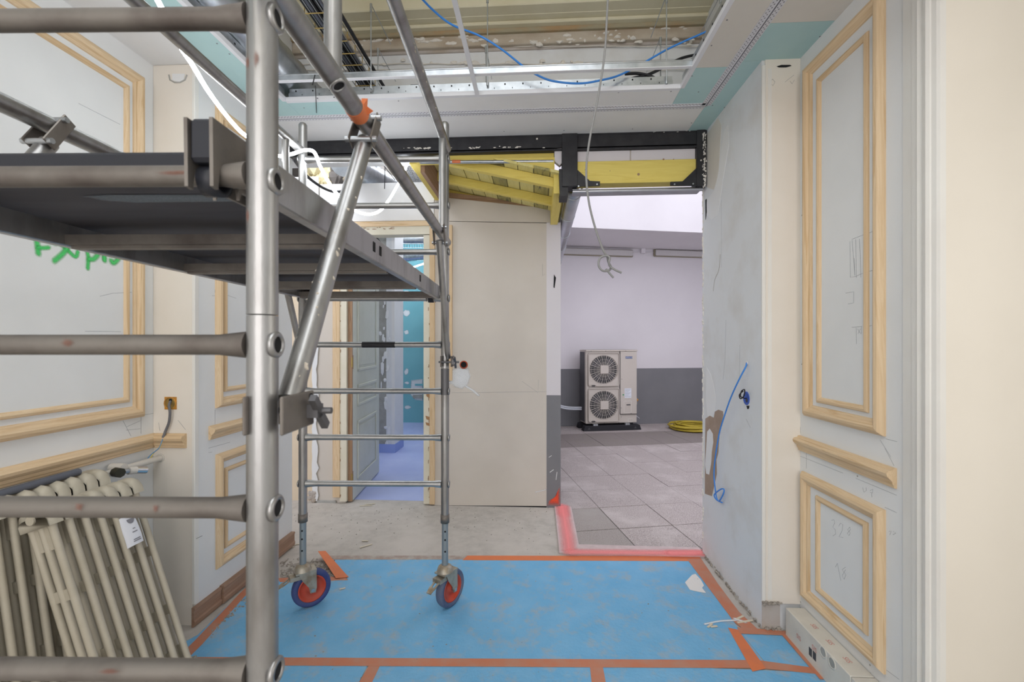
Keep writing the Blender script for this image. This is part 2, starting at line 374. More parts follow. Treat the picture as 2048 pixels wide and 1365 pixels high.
# ------------------------------------------------------------------ main dimensions (metres)
XL, XF, XR, XA = -2.198, -1.95, 1.465, 1.26      # left wall, its far part, right panelled wall, right far wall
YL, YR, YB, YP = 2.405, 2.554, 3.354, 4.334      # returns of the walls, steel beam, corridor partition
ZC, ZT = 3.2, 4.3                                # dropped ceiling, old ceiling
YE = 3.445                                       # end of the right far wall
HX0, HX1, HY1 = -1.652, 0.893, 2.80              # opening in the dropped ceiling
YJ = 1.68                                        # far jamb of the doorway on the right
S = 'structure'
# floor
f = MB(); f.box(-3.6, 4.0, -3.1, 3.375, -0.12, 0).box(-3.6, 0.165, 3.375, YP + 0.11, -0.12, 0)
floor = tag(f.build('floor', 'concrete'), 'dusty bare concrete floor of the room and corridor', kind=S)
# walls of the room
w = MB().box(-2.45, XL, -3.1, YL, 0, ZT)
wall_left = tag(w.build('wall_left', 'wall_white'), 'white panelled wall on the left behind the radiators', kind=S)
w = MB().box(-2.45, XF, YL, YE - 0.05, 0, ZT)
wall_lf = tag(w.build('wall_left_far', 'wall_white'), 'white far part of the left wall beyond the cream return', kind=S)
MB().box(XL + 0.001, XF - 0.012, YL - 0.008, YL, 0.0, ZC, 0).build('return_board', 'wall_cream', wall_lf)
MB().box(XF - 0.014, XF + 0.004, YL - 0.012, YL + 0.02, 0.12, ZC, 0).build('corner_bead', 'casing_white', wall_lf, bevel=0.003)
w = MB().box(XR, XR + 0.25, YJ, YR, 0, ZT).box(XR, XR + 0.25, -3.1, 0.3, 0, ZT).box(XR, XR + 0.25, 0.3, YJ, 3.02, ZT)
w.box(XR + 0.25, 3.6, YJ, YJ + 0.12, 0, 3.1).box(XR + 0.25, 3.6, 0.18, 0.3, 0, 3.1).box(3.6, 3.7, 0.18, YJ + 0.12, 0, 3.1).box(XR + 0.25, 3.7, 0.18, YJ + 0.12, 3.02, 3.1)
wall_right = tag(w.build('wall_right', 'wall_white'), 'white panelled wall on the right beside the doorway', kind=S)
MB().box(XR + 0.0, 2.6, YJ - 0.012, YJ, 0, 3.02).build('jamb_board', 'jamb_beige', wall_right)
w = MB().box(XA, XA + 0.45, YR, YE, 0, ZT)
wall_rf = tag(w.build('wall_right_far', 'plaster_cool'), 'patched plaster wall on the right next to the courtyard opening', kind=S)
MB().box(XA + 0.016, XR + 0.002, YR - 0.008, YR, 0.15, ZC).build('return_board', 'wall_cream', wall_rf)
MB().box(XA - 0.002, XA + 0.018, YR - 0.012, YR + 0.004, 0.15, ZC - 0.03).build('corner_bead', 'casing_white', wall_rf, bevel=0.003)
MB().box(XA + 0.03, XA + 0.05, YR - 0.0095, YR - 0.007, 0.17, ZC - 0.05).build('seam_strip', 'casing_white', wall_rf)
w = MB()
for x0, x1 in ((-2.45, -1.775), (-0.525, -0.075), (1.175, 1.72)): w.box(x0, x1, -3.2, -3.08, 0, ZT)
w.box(-1.775, 1.175, -3.2, -3.08, 0, 0.5).box(-1.775, 1.175, -3.2, -3.08, 3.95, ZT)
tag(w.build('wall_behind', 'wall_white'), 'white wall with two assumed tall window openings opposite the courtyard', kind=S)  # unseen window openings, assumed; made tall to let light into the void
# old ceiling and the wall with the broken cornice above the beam
tag(MB().box(-2.45, 2.0, -3.2, 3.6, ZT, ZT + 0.1).build('ceiling_upper', 'cornice_cream'), 'old cream ceiling above the dropped ceiling', kind=S)
tag(MB().box(-3.7, -0.93, 3.6, 9.1, ZT, ZT + 0.1).build('far_sky_block', 'void_dark'), 'dark slab added above the corridor and far room to block the sky', kind=S)  # unseen slab put in to keep the sky out
zz = lambda v, d=3.42: CH + (HV - v) / FPX * d
wb = MB().box(-2.45, XA + 0.2, 3.46, 3.6, 3.09, ZT)
wall_bu = tag(wb.build('wall_back_upper', 'plaster_cool'), 'stained plaster wall with broken cornice above the black steel beam', kind=S)
for nm, v0, v1, y0, mt in (('plaster_band', 139, 127, 3.445, 'old_plaster'), ('plaster_band', 125, 93, 3.452, 'plaster_cool'), ('plaster_band', 93, 82, 3.435, 'old_plaster'),
                           ('cornice_step', 82, 56, 3.40, 'cornice_tan'), ('cornice_step', 56, 40, 3.37, 'cornice_rust'), ('cornice_step', 40, 33, 3.325, 'cornice_cream'),
                           ('cornice_step', 33, 22, 3.35, 'cornice_shade'), ('cornice_step', 22, 9, 3.27, 'cornice_cream'), ('cornice_step', 9, 2, 3.24, 'cornice_cream'), ('cornice_step', 2, -30, 3.18, 'cornice_cream')):
    MB().box(-2.44, XA + 0.15, y0, 3.47, zz(v0, y0 - 0.03), zz(v1, y0 - 0.03)).build(nm, mt, wall_bu, bevel=0.006)
rnd = random.Random(4)
lm = MB()
for i in range(150):
    u = rnd.uniform(690, 1440); v = rnd.choice((rnd.uniform(42, 60), rnd.gauss(80, 5), rnd.gauss(80, 5), rnd.gauss(127, 3)))
    if 1180 < u < 1240: v = rnd.gauss(72, 8)
    p = PY(u, v, 3.40 if v < 95 else 3.44); s = rnd.uniform(0.006, 0.02)
    lump(lm, p, s * rnd.uniform(1, 2.4), s * 0.6, s * rnd.uniform(0.5, 1), rnd)
o = lm.build('broken_plaster', 'flake_white', wall_bu); o['kind'] = 'stuff'
for v, y in ((92.5, 3.43), (128, 3.44), (140, 3.44)):
    a = MB(); pts = [PY(u, v + rnd.uniform(-1.2, 1.2), y) for u in range(560, 1450, 16)]; a.tube(pts, 0.004, 5)
    a.build('plaster_ridge', 'flake_white', wall_bu)
# left side of the void: its shade put into a dark lining
tag(MB().box(XL, XL + 0.02, -3.0, YL - 0.01, ZC + 0.12, ZT).build('void_shade_left', 'void_dark'), 'dark lining coloured like the shade of the void above the ceiling on the left', kind=S)

# dropped ceiling: ring of plasterboard panels
ceiling = empty('ceiling', (-0.37, 0.5, ZC), 'dropped plasterboard ceiling ring around an open middle', None, kind=S); 
TX0, TX1, TY = -1.886, 1.122, 3.01     # line of the shadow-gap trim
def board(x0, x1, y0, y1, mt): MB().box(x0, x1, y0, y1, ZC, ZC + 0.013).build('plasterboard', mt, ceiling)
g = 0.0015
board(-1.245, HX1 - 0.0, HY1, TY, 'board_white'); board(HX0, -1.248, HY1, TY, 'board_green')
board(TX0, TX1, TY + g, YB + 0.01, 'board_white')
board(TX0, HX0 - g, 1.0, TY, 'board_green'); board(TX0, HX0 - g, -3.0, 1.0 - g, 'board_green')
board(XL, TX0 - g, -3.0, 1.2, 'board_white'); board(XL, TX0 - g, 1.2 + g, YL - 0.01, 'board_white'); board(XF, TX0 - g, YL - 0.01 + g, YB + 0.01, 'board_white')
board(HX1 + g, TX1, 2.60, TY, 'board_green'); board(HX1 + g, TX1, 0.9, 2.60 - g, 'board_beige'); board(HX1 + g, TX1, -3.0, 0.9 - g, 'board_beige')
board(TX1 + g, XA, YR, YB + 0.01, 'board_green'); board(TX1 + g, XR, 2.26, YR - g, 'board_green'); board(TX1 + g, XR, -3.0, 2.26 - g, 'board_beige')
# shadow-gap trim: perforated wings and a dark groove
t1 = empty('trim_1', (-0.37, 1.5, ZC), 'perforated shadow gap trim running round the dropped ceiling', None, kind=S)
def trim_run(x0, y0, x1, y1):
    a, b = Vector((x0, y0, ZC)), Vector((x1, y1, ZC)); d = (b - a).normalized(); n = Vector((-d.y, d.x, 0))
    for s in (-1, 1):
        wq = MB().beam(a + n*s*0.019 - Vector((0,0,0.001)), b + n*s*0.019 - Vector((0,0,0.001)), 0.026, 0.003)
        wing = wq.build('perforated_wing', 'perf_white', t1)
        hm = MB(); L = (b - a).length; k = int(L / 0.022)
        for i in range(k):
            for row in (0.013, 0.024):
                c = a + d * (i + (0.5 if row > 0.02 else 0)) * 0.022 + n * s * row - Vector((0, 0, 0.0026))
                hm.obox(c, d, n, (0,0,1), 0.0032, 0.0026, 0.0004)
        hm.build('perforation', 'groove_grey', wing)['kind'] = 'stuff'
    MB().beam(a - Vector((0,0,0.0025)), b - Vector((0,0,0.0025)), 0.009, 0.006).build('groove', 'groove_grey', t1)
    for s in (-1, 1): MB().beam(a + n*s*0.006 - Vector((0,0,0.003)), b + n*s*0.006 - Vector((0,0,0.003)), 0.0035, 0.007).build('lip', 'white_metal', t1)
trim_run(TX0, TY, TX1, TY); trim_run(TX1, TY, TX1, 0.2); trim_run(TX0, TY, TX0, 0.2)
# screws in the boards
sc = MB()
for u, v in ((635,197),(668,195),(797,202),(877,193),(1115,187),(1237,185),(1342,183),(1265,258),(1128,261),(1008,263),(880,266),(1383,246),(1449,215),(1397,184),(1423,91),(1454,40),(1425,211),(1493,167),(1384,152),(226,82),(294,132),(434,87),(459,108),(1451,249),(1595,121),(1640,73),(608,216)):
    p = PZ(u, v, ZC); sc.tube([p + Vector((0,0,0.003)), p - Vector((0,0,0.0008))], 0.0045, 8)
sc.build('board_screws', 'groove_grey', ceiling)['kind'] = 'stuff'
# white edge profile and galvanised angle round the opening
e = empty('trim_2', (-0.37, 2.0, ZC), 'white edge profile with galvanised perforated angle round the ceiling opening', None, kind=S)
MB().box(HX0, HX1, HY1 - 0.004, HY1 + 0.02, ZC - 0.001, ZC + 0.026).build('edge_profile', 'white_metal', e)
MB().box(HX1 - 0.004, HX1 + 0.02, -3.0, HY1, ZC - 0.001, ZC + 0.026).build('edge_profile', 'white_metal', e)
MB().box(HX0 - 0.02, HX0 + 0.004, -3.0, HY1, ZC - 0.001, ZC + 0.026).build('edge_profile', 'white_metal', e)
ang = MB().box(HX0 + 0.02, HX1 - 0.05, HY1 + 0.01, HY1 + 0.013, ZC + 0.026, ZC + 0.085).build('galvanised_angle', 'galv', e)
ang2 = MB().box(HX0 + 0.02, HX1 - 0.05, HY1 + 0.0, HY1 + 0.002, ZC + 0.027, ZC + 0.052).build('galvanised_angle', 'galv', e)
hm = MB(); x = HX0 + 0.06
while x < HX1 - 0.08:
    hm.box(x, x + 0.008, HY1 + 0.007, HY1 + 0.011, ZC + 0.066, ZC + 0.074); hm.box(x + 0.05, x + 0.054, HY1 - 0.001, HY1 + 0.001, ZC + 0.036, ZC + 0.044); x += 0.115
hm.build('slot', 'hole_black', ang)['kind'] = 'stuff'
for xx in (HX1 + 0.008, HX0 - 0.011):
    a2 = MB().box(xx, xx + 0.003, -3.0, HY1, ZC + 0.026, ZC + 0.08).build('galvanised_angle', 'galv', e)
    hm = MB(); y = 0.4; 
    while y < HY1 - 0.1: hm.box(xx - 0.001, xx + 0.004, y, y + 0.01, ZC + 0.05, ZC + 0.06); y += 0.12
    hm.build('slot', 'hole_black', a2)['kind'] = 'stuff'
# ---- T bars of the grid
def tbar(name, a, b, label, w=0.024):
    r = empty(name, ((a[0]+b[0])/2, (a[1]+b[1])/2, ZC), label, 'ceiling rail')
    a, b = Vector(a), Vector(b)
    MB().beam(a + Vector((0,0,0.0015)), b + Vector((0,0,0.0015)), w, 0.003).build('white_flange', 'white_metal', r)
    MB().beam(a + Vector((0,0,0.020)), b + Vector((0,0,0.020)), 0.004, 0.036).build('web', 'galv', r)
    MB().beam(a + Vector((0,0,0.041)), b + Vector((0,0,0.041)), 0.009, 0.008).build('bulb', 'galv', r, bevel=0.002)
tbar('ceiling_rail', (HX0, 2.60, ZC + 0.005), (HX1, 2.60, ZC + 0.005), 'galvanised ceiling rail with white face spanning the opening from left to right')
tbar('ceiling_rail', (-0.385, -2.0, ZC - 0.002), (-0.385, HY1, ZC - 0.002), 'white ceiling rail running from overhead to the far edge of the opening', 0.026)
# ---- hanger rods
for i, (u, vt, vb, d, lab) in enumerate(((742, 8, 178, 2.83, 'thin threaded hanger rod near the wire cable tray'), (756, 97, 178, 3.05, 'short hanger rod just right of the rod by the cable tray'),
        (975, -10, 172, 2.80, 'long hanger rod right of the white ceiling rail'), (972, 92, 172, 3.05, 'short hanger rod beside the white ceiling rail'),
        (1333, -10, 168, 2.74, 'long hanger rod above the black cables'), (1321, 75, 168, 2.95, 'short hanger rod above the black cables'), (1441, -10, 60, 2.74, 'hanger rod at the top right of the ceiling opening'))):
    p = PD(u, vt, d); q = PD(u, vb, d); r = MB(); r.tube([q, p], 0.0042, 8); r.tube([p, p + Vector((0,0,-0.05))], 0.008, 8); r.tube([q, q + Vector((0,0,0.02))], 0.008, 6)
    if p.z < 3.8: r.tube([p, p + Vector((0, 0.38, 0.0))], 0.003, 6)
    tag(r.build('hanger_rod', 'galv'), lab, 'rod', 'hanger rods above the ceiling')

# ------------------------------------------------------------------ steel beam frame at the back
bx0, bx1 = XF - 0.0, XA
zb0, zb1 = 3.078, ZC
st = empty('steel_beam', ((bx0+bx1)/2, YB, zb0), 'black painted steel beam with short posts across the back of the room', 'beam')
MB().box(bx0, bx1, YB + 0.002, YB + 0.12, zb1 - 0.012, zb1 - 0.0005).box(bx0, bx1, YB + 0.05, YB + 0.062, zb0 + 0.012, zb1 - 0.012).build('web', 'black_steel', st)
MB().box(bx0, bx1, YB + 0.002, YB + 0.12, zb0, zb0 + 0.012).build('bottom_flange', 'black_steel', st, bevel=0.002)
MB().box(bx0, bx1, YB + 0.004, YB + 0.03, zb0 + 0.022, zb1 - 0.012).build('face_plate', 'black_steel', st)
pl = lambda u, v, y=YB: PY(u, v, y)
def post_stub(u0, u1, v1, name='post'):
    a, b = pl(u0, 300), pl(u1, 300)
    MB().box(a.x, b.x, YB - 0.012, YB + 0.11, pl((u0+u1)/2, v1).z, ZC - 0.002).build(name, 'black_steel', st, bevel=0.003)
post_stub(1124, 1155, 374); post_stub(1393, 1411, 373)
MB().prism([pl(1118, 338), pl(1136, 338), pl(1136, 392), pl(1120, 392)], (0, 0.16, 0)).build('bracket', 'black_steel', st)
MB().prism([pl(1154, 339, YB-0.006), pl(1180, 362, YB-0.006), pl(1200, 363, YB-0.006), pl(1200, 371, YB-0.006), pl(1154, 373, YB-0.006)], (0, 0.012, 0)).build('gusset', 'black_steel', st)
MB().prism([pl(1394, 335, YB-0.006), pl(1365, 363, YB-0.006), pl(1341, 364, YB-0.006), pl(1341, 371, YB-0.006), pl(1410, 372, YB-0.006)], (0, 0.012, 0)).build('gusset', 'black_steel', st)
for u, v in ((1194,369),(1157,373),(1349,369),(1386,368)):
    p = pl(u, v, YB - 0.008); MB().disc(p, (0,-1,0), 0.006, 0.004, 10).build('bolt', 'galv', st)
p = pl(1074, 278, YB + 0.002); MB().disc(p, (0,-1,0), 0.007, 0.003, 12).build('bolt', 'flake_white', st)
p = pl(1402, 321, YB - 0.014); MB().disc(p, (0,-1,0), 0.006, 0.003, 12).build('bolt', 'flake_white', st)
fk = MB()
for i in range(70):
    u = rnd.choice((rnd.uniform(700, 1110), rnd.uniform(825, 860), rnd.uniform(985, 1040), rnd.uniform(940,960))); v = rnd.gauss(296 - (u - 900) * 0.010, 1.0)
    p = pl(u, v, YB + 0.0); lump(fk, p, rnd.uniform(0.003, 0.014), 0.003, rnd.uniform(0.002, 0.006), rnd)
for i in range(24):
    p = pl(rnd.uniform(940, 1390), rnd.gauss(266 - 3, 1.2), YB); lump(fk, p, rnd.uniform(0.003,0.01), 0.003, rnd.uniform(0.001,0.004), rnd)
for i in range(60):
    p = pl(rnd.gauss(1409, 2.0), rnd.uniform(265, 374), YB - 0.012); lump(fk, p, rnd.uniform(0.002,0.007), 0.004, rnd.uniform(0.004,0.014), rnd)
fk.build('plaster_flakes', 'flake_white', st)['kind'] = 'stuff'
# light blocks and yellow lintel between the posts
lx0, lx1 = pl(1154, 330).x, pl(1394, 330).x
mid = pl(1263, 300).x
wl = empty('block_course', ((lx0+lx1)/2, YB + 0.05, pl(1270, 318).z), 'course of two pale grey blocks above the yellow lintel', 'masonry')
for a, b in ((lx0, mid - 0.004), (mid + 0.004, lx1)): MB().box(a, b, YB + 0.03, YB + 0.18, pl(1270, 319).z, zb0).build('block', 'ext_white', wl, bevel=0.004)
MB().box(mid - 0.004, mid + 0.004, YB + 0.034, YB + 0.18, pl(1270, 319).z, zb0).build('mortar_joint', 'old_plaster', wl)
li = empty('yellow_lintel', ((lx0+lx1)/2, YB + 0.06, pl(1270, 365).z), 'wide yellow timber lintel over the courtyard opening', 'timber')
MB().box(lx0, lx1, YB + 0.015, YB + 0.12, pl(1270, 364).z, pl(1270, 319).z).build('plank', 'yellow_x', li, bevel=0.003)
kn = MB()
for u, v, r in ((1277, 349, 0.010), (1327, 319, 0.007), (1171, 340, 0.006), (1347, 319, 0.004), (1220, 342, 0.003)):
    p = pl(u, v, YB + 0.016); kn.disc(p, (0,-1,0), r, 0.0015, 10)
kn.build('knot', 'oldwood_x', li)
zs = empty('zinc_flashing', (1.0, YB + 0.02, pl(1300, 384).z), 'narrow zinc flashing strip under the yellow lintel', 'flashing')
za, zb = pl(1145, 379, YB + 0.03), pl(1405, 379, YB + 0.03)
MB().tube([Vector((za.x, YB + 0.03, pl(1300,378).z)), Vector((zb.x, YB + 0.03, pl(1300,378).z))], 0.014, 12).build('rolled_edge', 'zinc', zs)
MB().box(za.x, zb.x, YB + 0.03, YB + 0.15, pl(1300, 377).z, pl(1300, 374).z + 0.004).build('strip', 'zinc', zs)

# ------------------------------------------------------------------ lean-to roof over the corridor
zr0 = PD(1111, 380, 3.52).z                     # rafter underside at the eave
ex_ = 0.14
slope = 0.238
def roofz(x): return zr0 + (ex_ - x) * slope
lt = empty('lean_to_roof', (-0.4, 3.9, 2.75), 'yellow timber lean-to roof with rafters and planks over the corridor', 'roof')
for y in (3.50, 3.945, 4.39):
    a, b = Vector((-0.98, y, roofz(-0.98) + 0.036)), Vector((0.16, y, roofz(0.16) + 0.036))
    MB().beam(a, b, 0.055, 0.072).build('rafter', 'yellow_x', lt, bevel=0.003)
x = -1.02; rp = random.Random(11); i = 0
while x < 0.27:
    wd = rp.uniform(0.10, 0.145)
    zt = roofz(x + wd / 2) + 0.135
    p = MB(); ys_ = 3.37 if x > -0.32 else 3.48; a = Vector((x + 0.003, ys_, roofz(x + 0.003) + 0.075)); b = Vector((x + wd - 0.003, ys_, roofz(x + wd - 0.003) + 0.075))
    p.prism([a, b, b + Vector((0,0,0.02)), a + Vector((0,0,0.02))], (0, 4.68 - ys_, 0))
    p.build('plank', 'plank_mould' if i in (5, 8) else 'plank_y', lt); x += wd; i += 1
MB().prism([(-1.05, 3.48, roofz(-1.05) + 0.098), (0.3, 3.48, roofz(0.3) + 0.098), (0.3, 3.48, roofz(0.3) + 0.115), (-1.05, 3.48, roofz(-1.05) + 0.115)], (0, 5.7, 0)).build('roof_cover', 'zinc', lt)
zh_ = PY(1000, 321, YB + 0.05).z
MB().prism([(-0.34, 3.376, zh_ + 0.004), (0.13, 3.376, zh_ + 0.004), (0.13, 3.376, roofz(0.13) + 0.076), (-0.30, 3.376, roofz(-0.30) + 0.076)], (0, 0.016, 0)).build('front_board', 'yellow_x', lt)
ze0 = PD(1112, 447, YP - 0.1).z
MB().box(0.125, 0.195, YB + 0.06, 4.30, ze0, zr0 + 0.10).build('eave_beam', 'yellow_y', lt, bevel=0.003)
MB().box(-1.02, -0.93, YB + 0.10, YP + 0.1, PD(850, 352, 3.75).z, 3.2).build('side_beam', 'yellow_y', lt, bevel=0.003)
MB().box(-0.935, -0.90, YB + 0.12, YP + 0.1, 2.98, 3.24).build('side_board', 'base_brown', lt)
h0, h1 = PY(832, 311, YB + 0.06), PY(1108, 311, YB + 0.06)
MB().box(h0.x, h1.x, YB + 0.05, YB + 0.11, PY(1000, 321, YB + 0.05).z, PY(1000, 300, YB + 0.05).z).build('header_beam', 'yellow_x', lt, bevel=0.003)
rl = empty('steel_rail', ((h0.x+h1.x)/2, YB + 0.03, 2.95), 'round galvanised rail hung below the yellow header beam', 'rail')
ra, rb = PY(840, 325, YB + 0.03), PY(1107, 323, YB + 0.03)
MB().tube([ra, rb], 0.013, 12).build('tube', 'galv', rl)
tp = PY(913, 324, YB + 0.03); dr = (rb - ra).normalized()
MB().tube([tp - dr*0.033, tp + dr*0.033], 0.0145, 12).build('tape_marker', 'tape_bright', rl)
q0, q1 = PY(1108, 330, YB + 0.02), PY(1123, 298, YB + 0.02)
MB().prism([PY(1109,298,YB+0.02), PY(1124,296,YB+0.02), PY(1124,326,YB+0.02), PY(1120,331,YB+0.02), PY(1109,322,YB+0.02)], (0, 0.05, 0)).build('end_cap', 'ext_white', rl, bevel=0.004)
# gutter along the eave
gt = empty('zinc_gutter', (0.275, 5.0, 2.72), 'half-round zinc gutter running away along the eave', 'gutter')
gp = []; gc = Vector((0.292, 0, PD(1150, 372, 3.45).z))
n = 12; vs = []; R0 = 0.062
for y in (YB + 0.14, 8.6):
    for r in (R0, R0 - 0.004):
        for k in range(n + 1):
            a = math.pi + math.pi * k / n; vs.append((gc.x + r*math.cos(a), y, gc.z + r*math.sin(a)))
m1 = n + 1; fs = []
for k in range(n):
    fs += [(k, 2*m1+k, 2*m1+k+1, k+1), (m1+k, m1+k+1, 3*m1+k+1, 3*m1+k), (k, k+1, m1+k+1, m1+k), (2*m1+k, 3*m1+k, 3*m1+k+1, 2*m1+k+1)]
MB().add(vs, fs, 0, True).build('trough', 'zinc', gt)
for s in (-1, 1): MB().tube([(gc.x + s*R0, YB + 0.14, gc.z), (gc.x + s*R0, 8.6, gc.z)], 0.007, 8).build('bead', 'zinc', gt)
for y in (3.62, 4.25, 4.9, 5.6, 6.4, 7.3, 8.2):
    MB().tube([Vector((gc.x + 0.065*math.cos(math.pi + math.pi*k/10), y, gc.z + 0.065*math.sin(math.pi + math.pi*k/10))) for k in range(11)], 0.006, 6).build('bracket', 'galv', gt)

# ------------------------------------------------------------------ corridor partition
py = lambda u, v, y=YP: PY(u, v, y)
xa_, xb_ = py(690, 700).x, py(849, 700).x          # door opening
ztop = py(780, 470).z
xp0, xp1 = py(871, 700).x, py(1093, 700).x
wp = MB()
wp.box(-3.6, py(628, 800).x, YP, YP + 0.11, 0, 3.25)
wp.box(py(628, 800).x, xa_, YP + 0.012, YP + 0.11, 0, 3.2)
wp.box(xa_, xb_, YP + 0.012, YP + 0.11, ztop, 3.2); wp.box(xb_, xp0, YP + 0.012, YP + 0.11, 0, 3.2); wp.box(xp0, -0.92, YP + 0.012, YP + 0.11, 0, 3.2)
wall_cor = tag(wp.build('wall_corridor', 'partition_board'), 'corridor partition wall with the old doorway', kind=S)
MB().box(-3.6, py(626, 800).x, YP - 0.004, YP, 0.02, 3.1).build('plaster_face', 'corridor_cream', wall_cor)
# white upper boards above the door
MB().box(py(640, 400).x, py(868, 400).x, YP - 0.002, YP + 0.012, py(780, 442).z, py(780, 366).z).build('plasterboard', 'board_white', wall_cor)
MB().box(-3.6, py(638, 400).x, YP - 0.012, YP - 0.004, py(600, 520).z, 3.3).build('plasterboard', 'board_white', wall_cor)
# ragged plaster edge between cream wall and grey board
rg = MB(); pts0 = []; 
for i in range(41):
    v = 1003 - i * 11; pts0.append((py(624 + rnd.uniform(-1, 1), v, YP-0.006), py(634 + rnd.uniform(-2.5, 3.5), v, YP-0.006)))
for i in range(40): rg.prism([pts0[i][0], pts0[i][1], pts0[i+1][1], pts0[i+1][0]], (0, 0.008, 0))
rg.build('ragged_plaster', 'filler', wall_cor)
rg = MB()
for i in range(22): lump(rg, py(rnd.uniform(618, 630), rnd.uniform(984, 1008), YP - 0.006), rnd.uniform(0.01,0.025), 0.008, rnd.uniform(0.01,0.03), rnd)
rg.build('broken_corner', 'old_plaster', wall_cor)['kind'] = 'stuff'
MB().box(py(634, 1000).x, py(672, 1000).x, YP - 0.004, YP + 0.012, 0.0, 0.022).build('bottom_strip', 'block_grey', wall_cor)
# big beige boards right of the door, with the sloped top under the roof
bt = lambda u: py(u, 393 + (u - 895) * 0.1053 + 3)
MB().prism([py(869, 1011), py(1093, 1013), py(1093, 447), py(869, 443)], (0, 0.03, 0)).build('plasterboard', 'partition_board', wall_cor)
MB().prism([py(869, 442), py(1105, 445.5), bt(1105), bt(869)], (0, 0.03, 0)).build('plasterboard', 'partition_board', wall_cor)
MB().prism([bt(869), bt(1085), py(1085, 407, YP), py(869, 382, YP)], (0, 0.03, 0)).build('top_plate', 'oldwood_x', wall_cor)
MB().box(xp0 + 0.02, xp1, YP + 0.001, YP + 0.04, 0.0, 0.006).build('bottom_gap', 'hole_black', wall_cor)
# pencil layout lines on the boards
def pen(parent, pts, nrm, r=0.0009, mat='pencil', name='pencil_line'):
    MB().tube(pts, r, 5).build(name, mat, parent)
pen(wall_cor, [py(903, 786), py(1093, 784)], 0); pen(wall_cor, [py(905, 765), py(930, 765)], 0); pen(wall_cor, [py(1044, 763), py(1076, 786), py(1077, 760)], 0); pen(wall_cor, [py(1085, 528), py(1085, 552), py(1090, 548)], 0)
soft_patch('filler_patch', 'scuff_white', [py(u, v) for u, v in ((895,742),(915,734),(938,737),(943,752),(937,770),(925,780),(910,776),(898,766))], (0,-1,0), wall_cor, 0.002, 0.8)
soft_ribbon('filler_smear', 'scuff_white', [([py(930,772), py(945,781), py(957,791)], 0.03), ([py(900,765), py(935,752)], 0.05)], (0,-1,0), wall_cor)
soft_ribbon('scratch', 'scuff_white', [([py(1071,985), py(1092,980)], 0.012)], (0,-1,0), wall_cor)
sk = empty('socket_hole', py(927, 737), 'round red-brown socket box sunk in the beige partition board', 'socket box')
cc = py(927.5, 730, YP - 0.002)
MB().lathe(cc, (0,-1,0), [(0.030,0.0),(0.040,0.0),(0.040,0.006),(0.030,0.006)], 20).build('rim', 'socket_red', sk)
MB().disc(cc + Vector((0,0.002,0)), (0,-1,0), 0.031, 0.003, 20).build('inside', 'rust_stain' if False else 'hole_black', sk)
# exterior wall end and its side along the courtyard
we = MB(); zg = py(1107, 791).z; xe = 0.227
we.box(xp1, xe, YP, 9.3, zg, 2.80, 0); we.box(xp1, xe, YP, 9.3, 0, zg, 1)
wall_ext = tag(we.build('wall_courtyard_left', ['ext_white', 'ext_grey']), 'white and grey rendered outside wall end beside the courtyard', kind=S)
MB().prism([py(1108,549,YP-0.001), py(1112,556,YP-0.001), py(1109,577,YP-0.001), py(1107,575,YP-0.001)], (0,-0.001,0)).build('chip', 'hole_black', wall_ext)
soft_patch('red_spray', 'spray_red', [py(u, v) for u, v in ((1094,1013),(1096,1003),(1106,998),(1114,990),(1119,974),(1120.5,974),(1120.5,1013))], (0,-1,0), wall_ext, 0.002, 0.4)
soft_ribbon('scratch', 'scuff_white', [([py(1098,915), py(1103,912)], 0.010), ([py(1100,945), py(1107,940)], 0.012), ([py(1112,960), py(1114,945)], 0.010)], (0,-1,0), wall_ext)

# ------------------------------------------------------------------ far room behind the door
fr = MB(); fr.box(-3.6, -0.9, YP + 0.11, 9.0, -0.1, 0.002)
tag(fr.build('floor_far_room', 'film_floor'), 'lavender film covered floor of the room behind the door', kind=S)
YG = 8.9
fw = MB(); fw.box(-3.6, -0.9, YG, YG + 0.1, 0, ZT, 0)
wfar = tag(fw.build('wall_far_room', 'far_green'), 'turquoise plasterboard wall at the far end behind the door', kind=S)
fw = MB(); fw.box(-3.7, -3.6, 3.0, 9.0, 0, ZT); fw.box(-0.95, -0.9, YP + 0.15, 9.0, 0, 3.2)
tag(fw.build('wall_far_room_side', 'wall_white'), 'plain side walls of the far room and corridor', kind=S)
MB().box(-3.6, -0.95, YG - 0.012, YG, 0.0, PY(820, 851, YG).z + 0.05).build('skirting_film', 'film_blue', wfar)
for j, (u, v, a, b) in enumerate(((813,627,7,8),(813,665,6,5),(814,690,5,6),(813,584,6,3),(813,744,5,7),(814,766,5,3),(815,815,8,4))):
    c = PY(u, v, YG - 0.001); rr = random.Random(j)
    soft_patch('filler_dab', 'scuff_white', [PY(u + a*math.cos(t)*rr.uniform(0.7,1.2), v + b*math.sin(t)*rr.uniform(0.7,1.2), YG) for t in [k*2*math.pi/9 for k in range(9)]], (0,-1,0), wfar, 0.003, 0.8)
soft_patch('filler_dab', 'scuff_white', [PY(u, v, YG) for u, v in ((822,760),(846,757),(846,803),(830,801),(820,790))], (0,-1,0), wfar, 0.003, 0.85)
MB().prism([PY(u, v, YG - 0.004) for u, v in ((826,790),(846,790),(846,797),(826,797))], (0,-0.01,0)).build('cut_out', 'block_grey', wfar)
MB().prism([PY(u, v, YG - 0.004) for u, v in ((830,768),(846,768),(846,772),(830,772))], (0,-0.01,0)).build('cut_out', 'far_green', wfar)
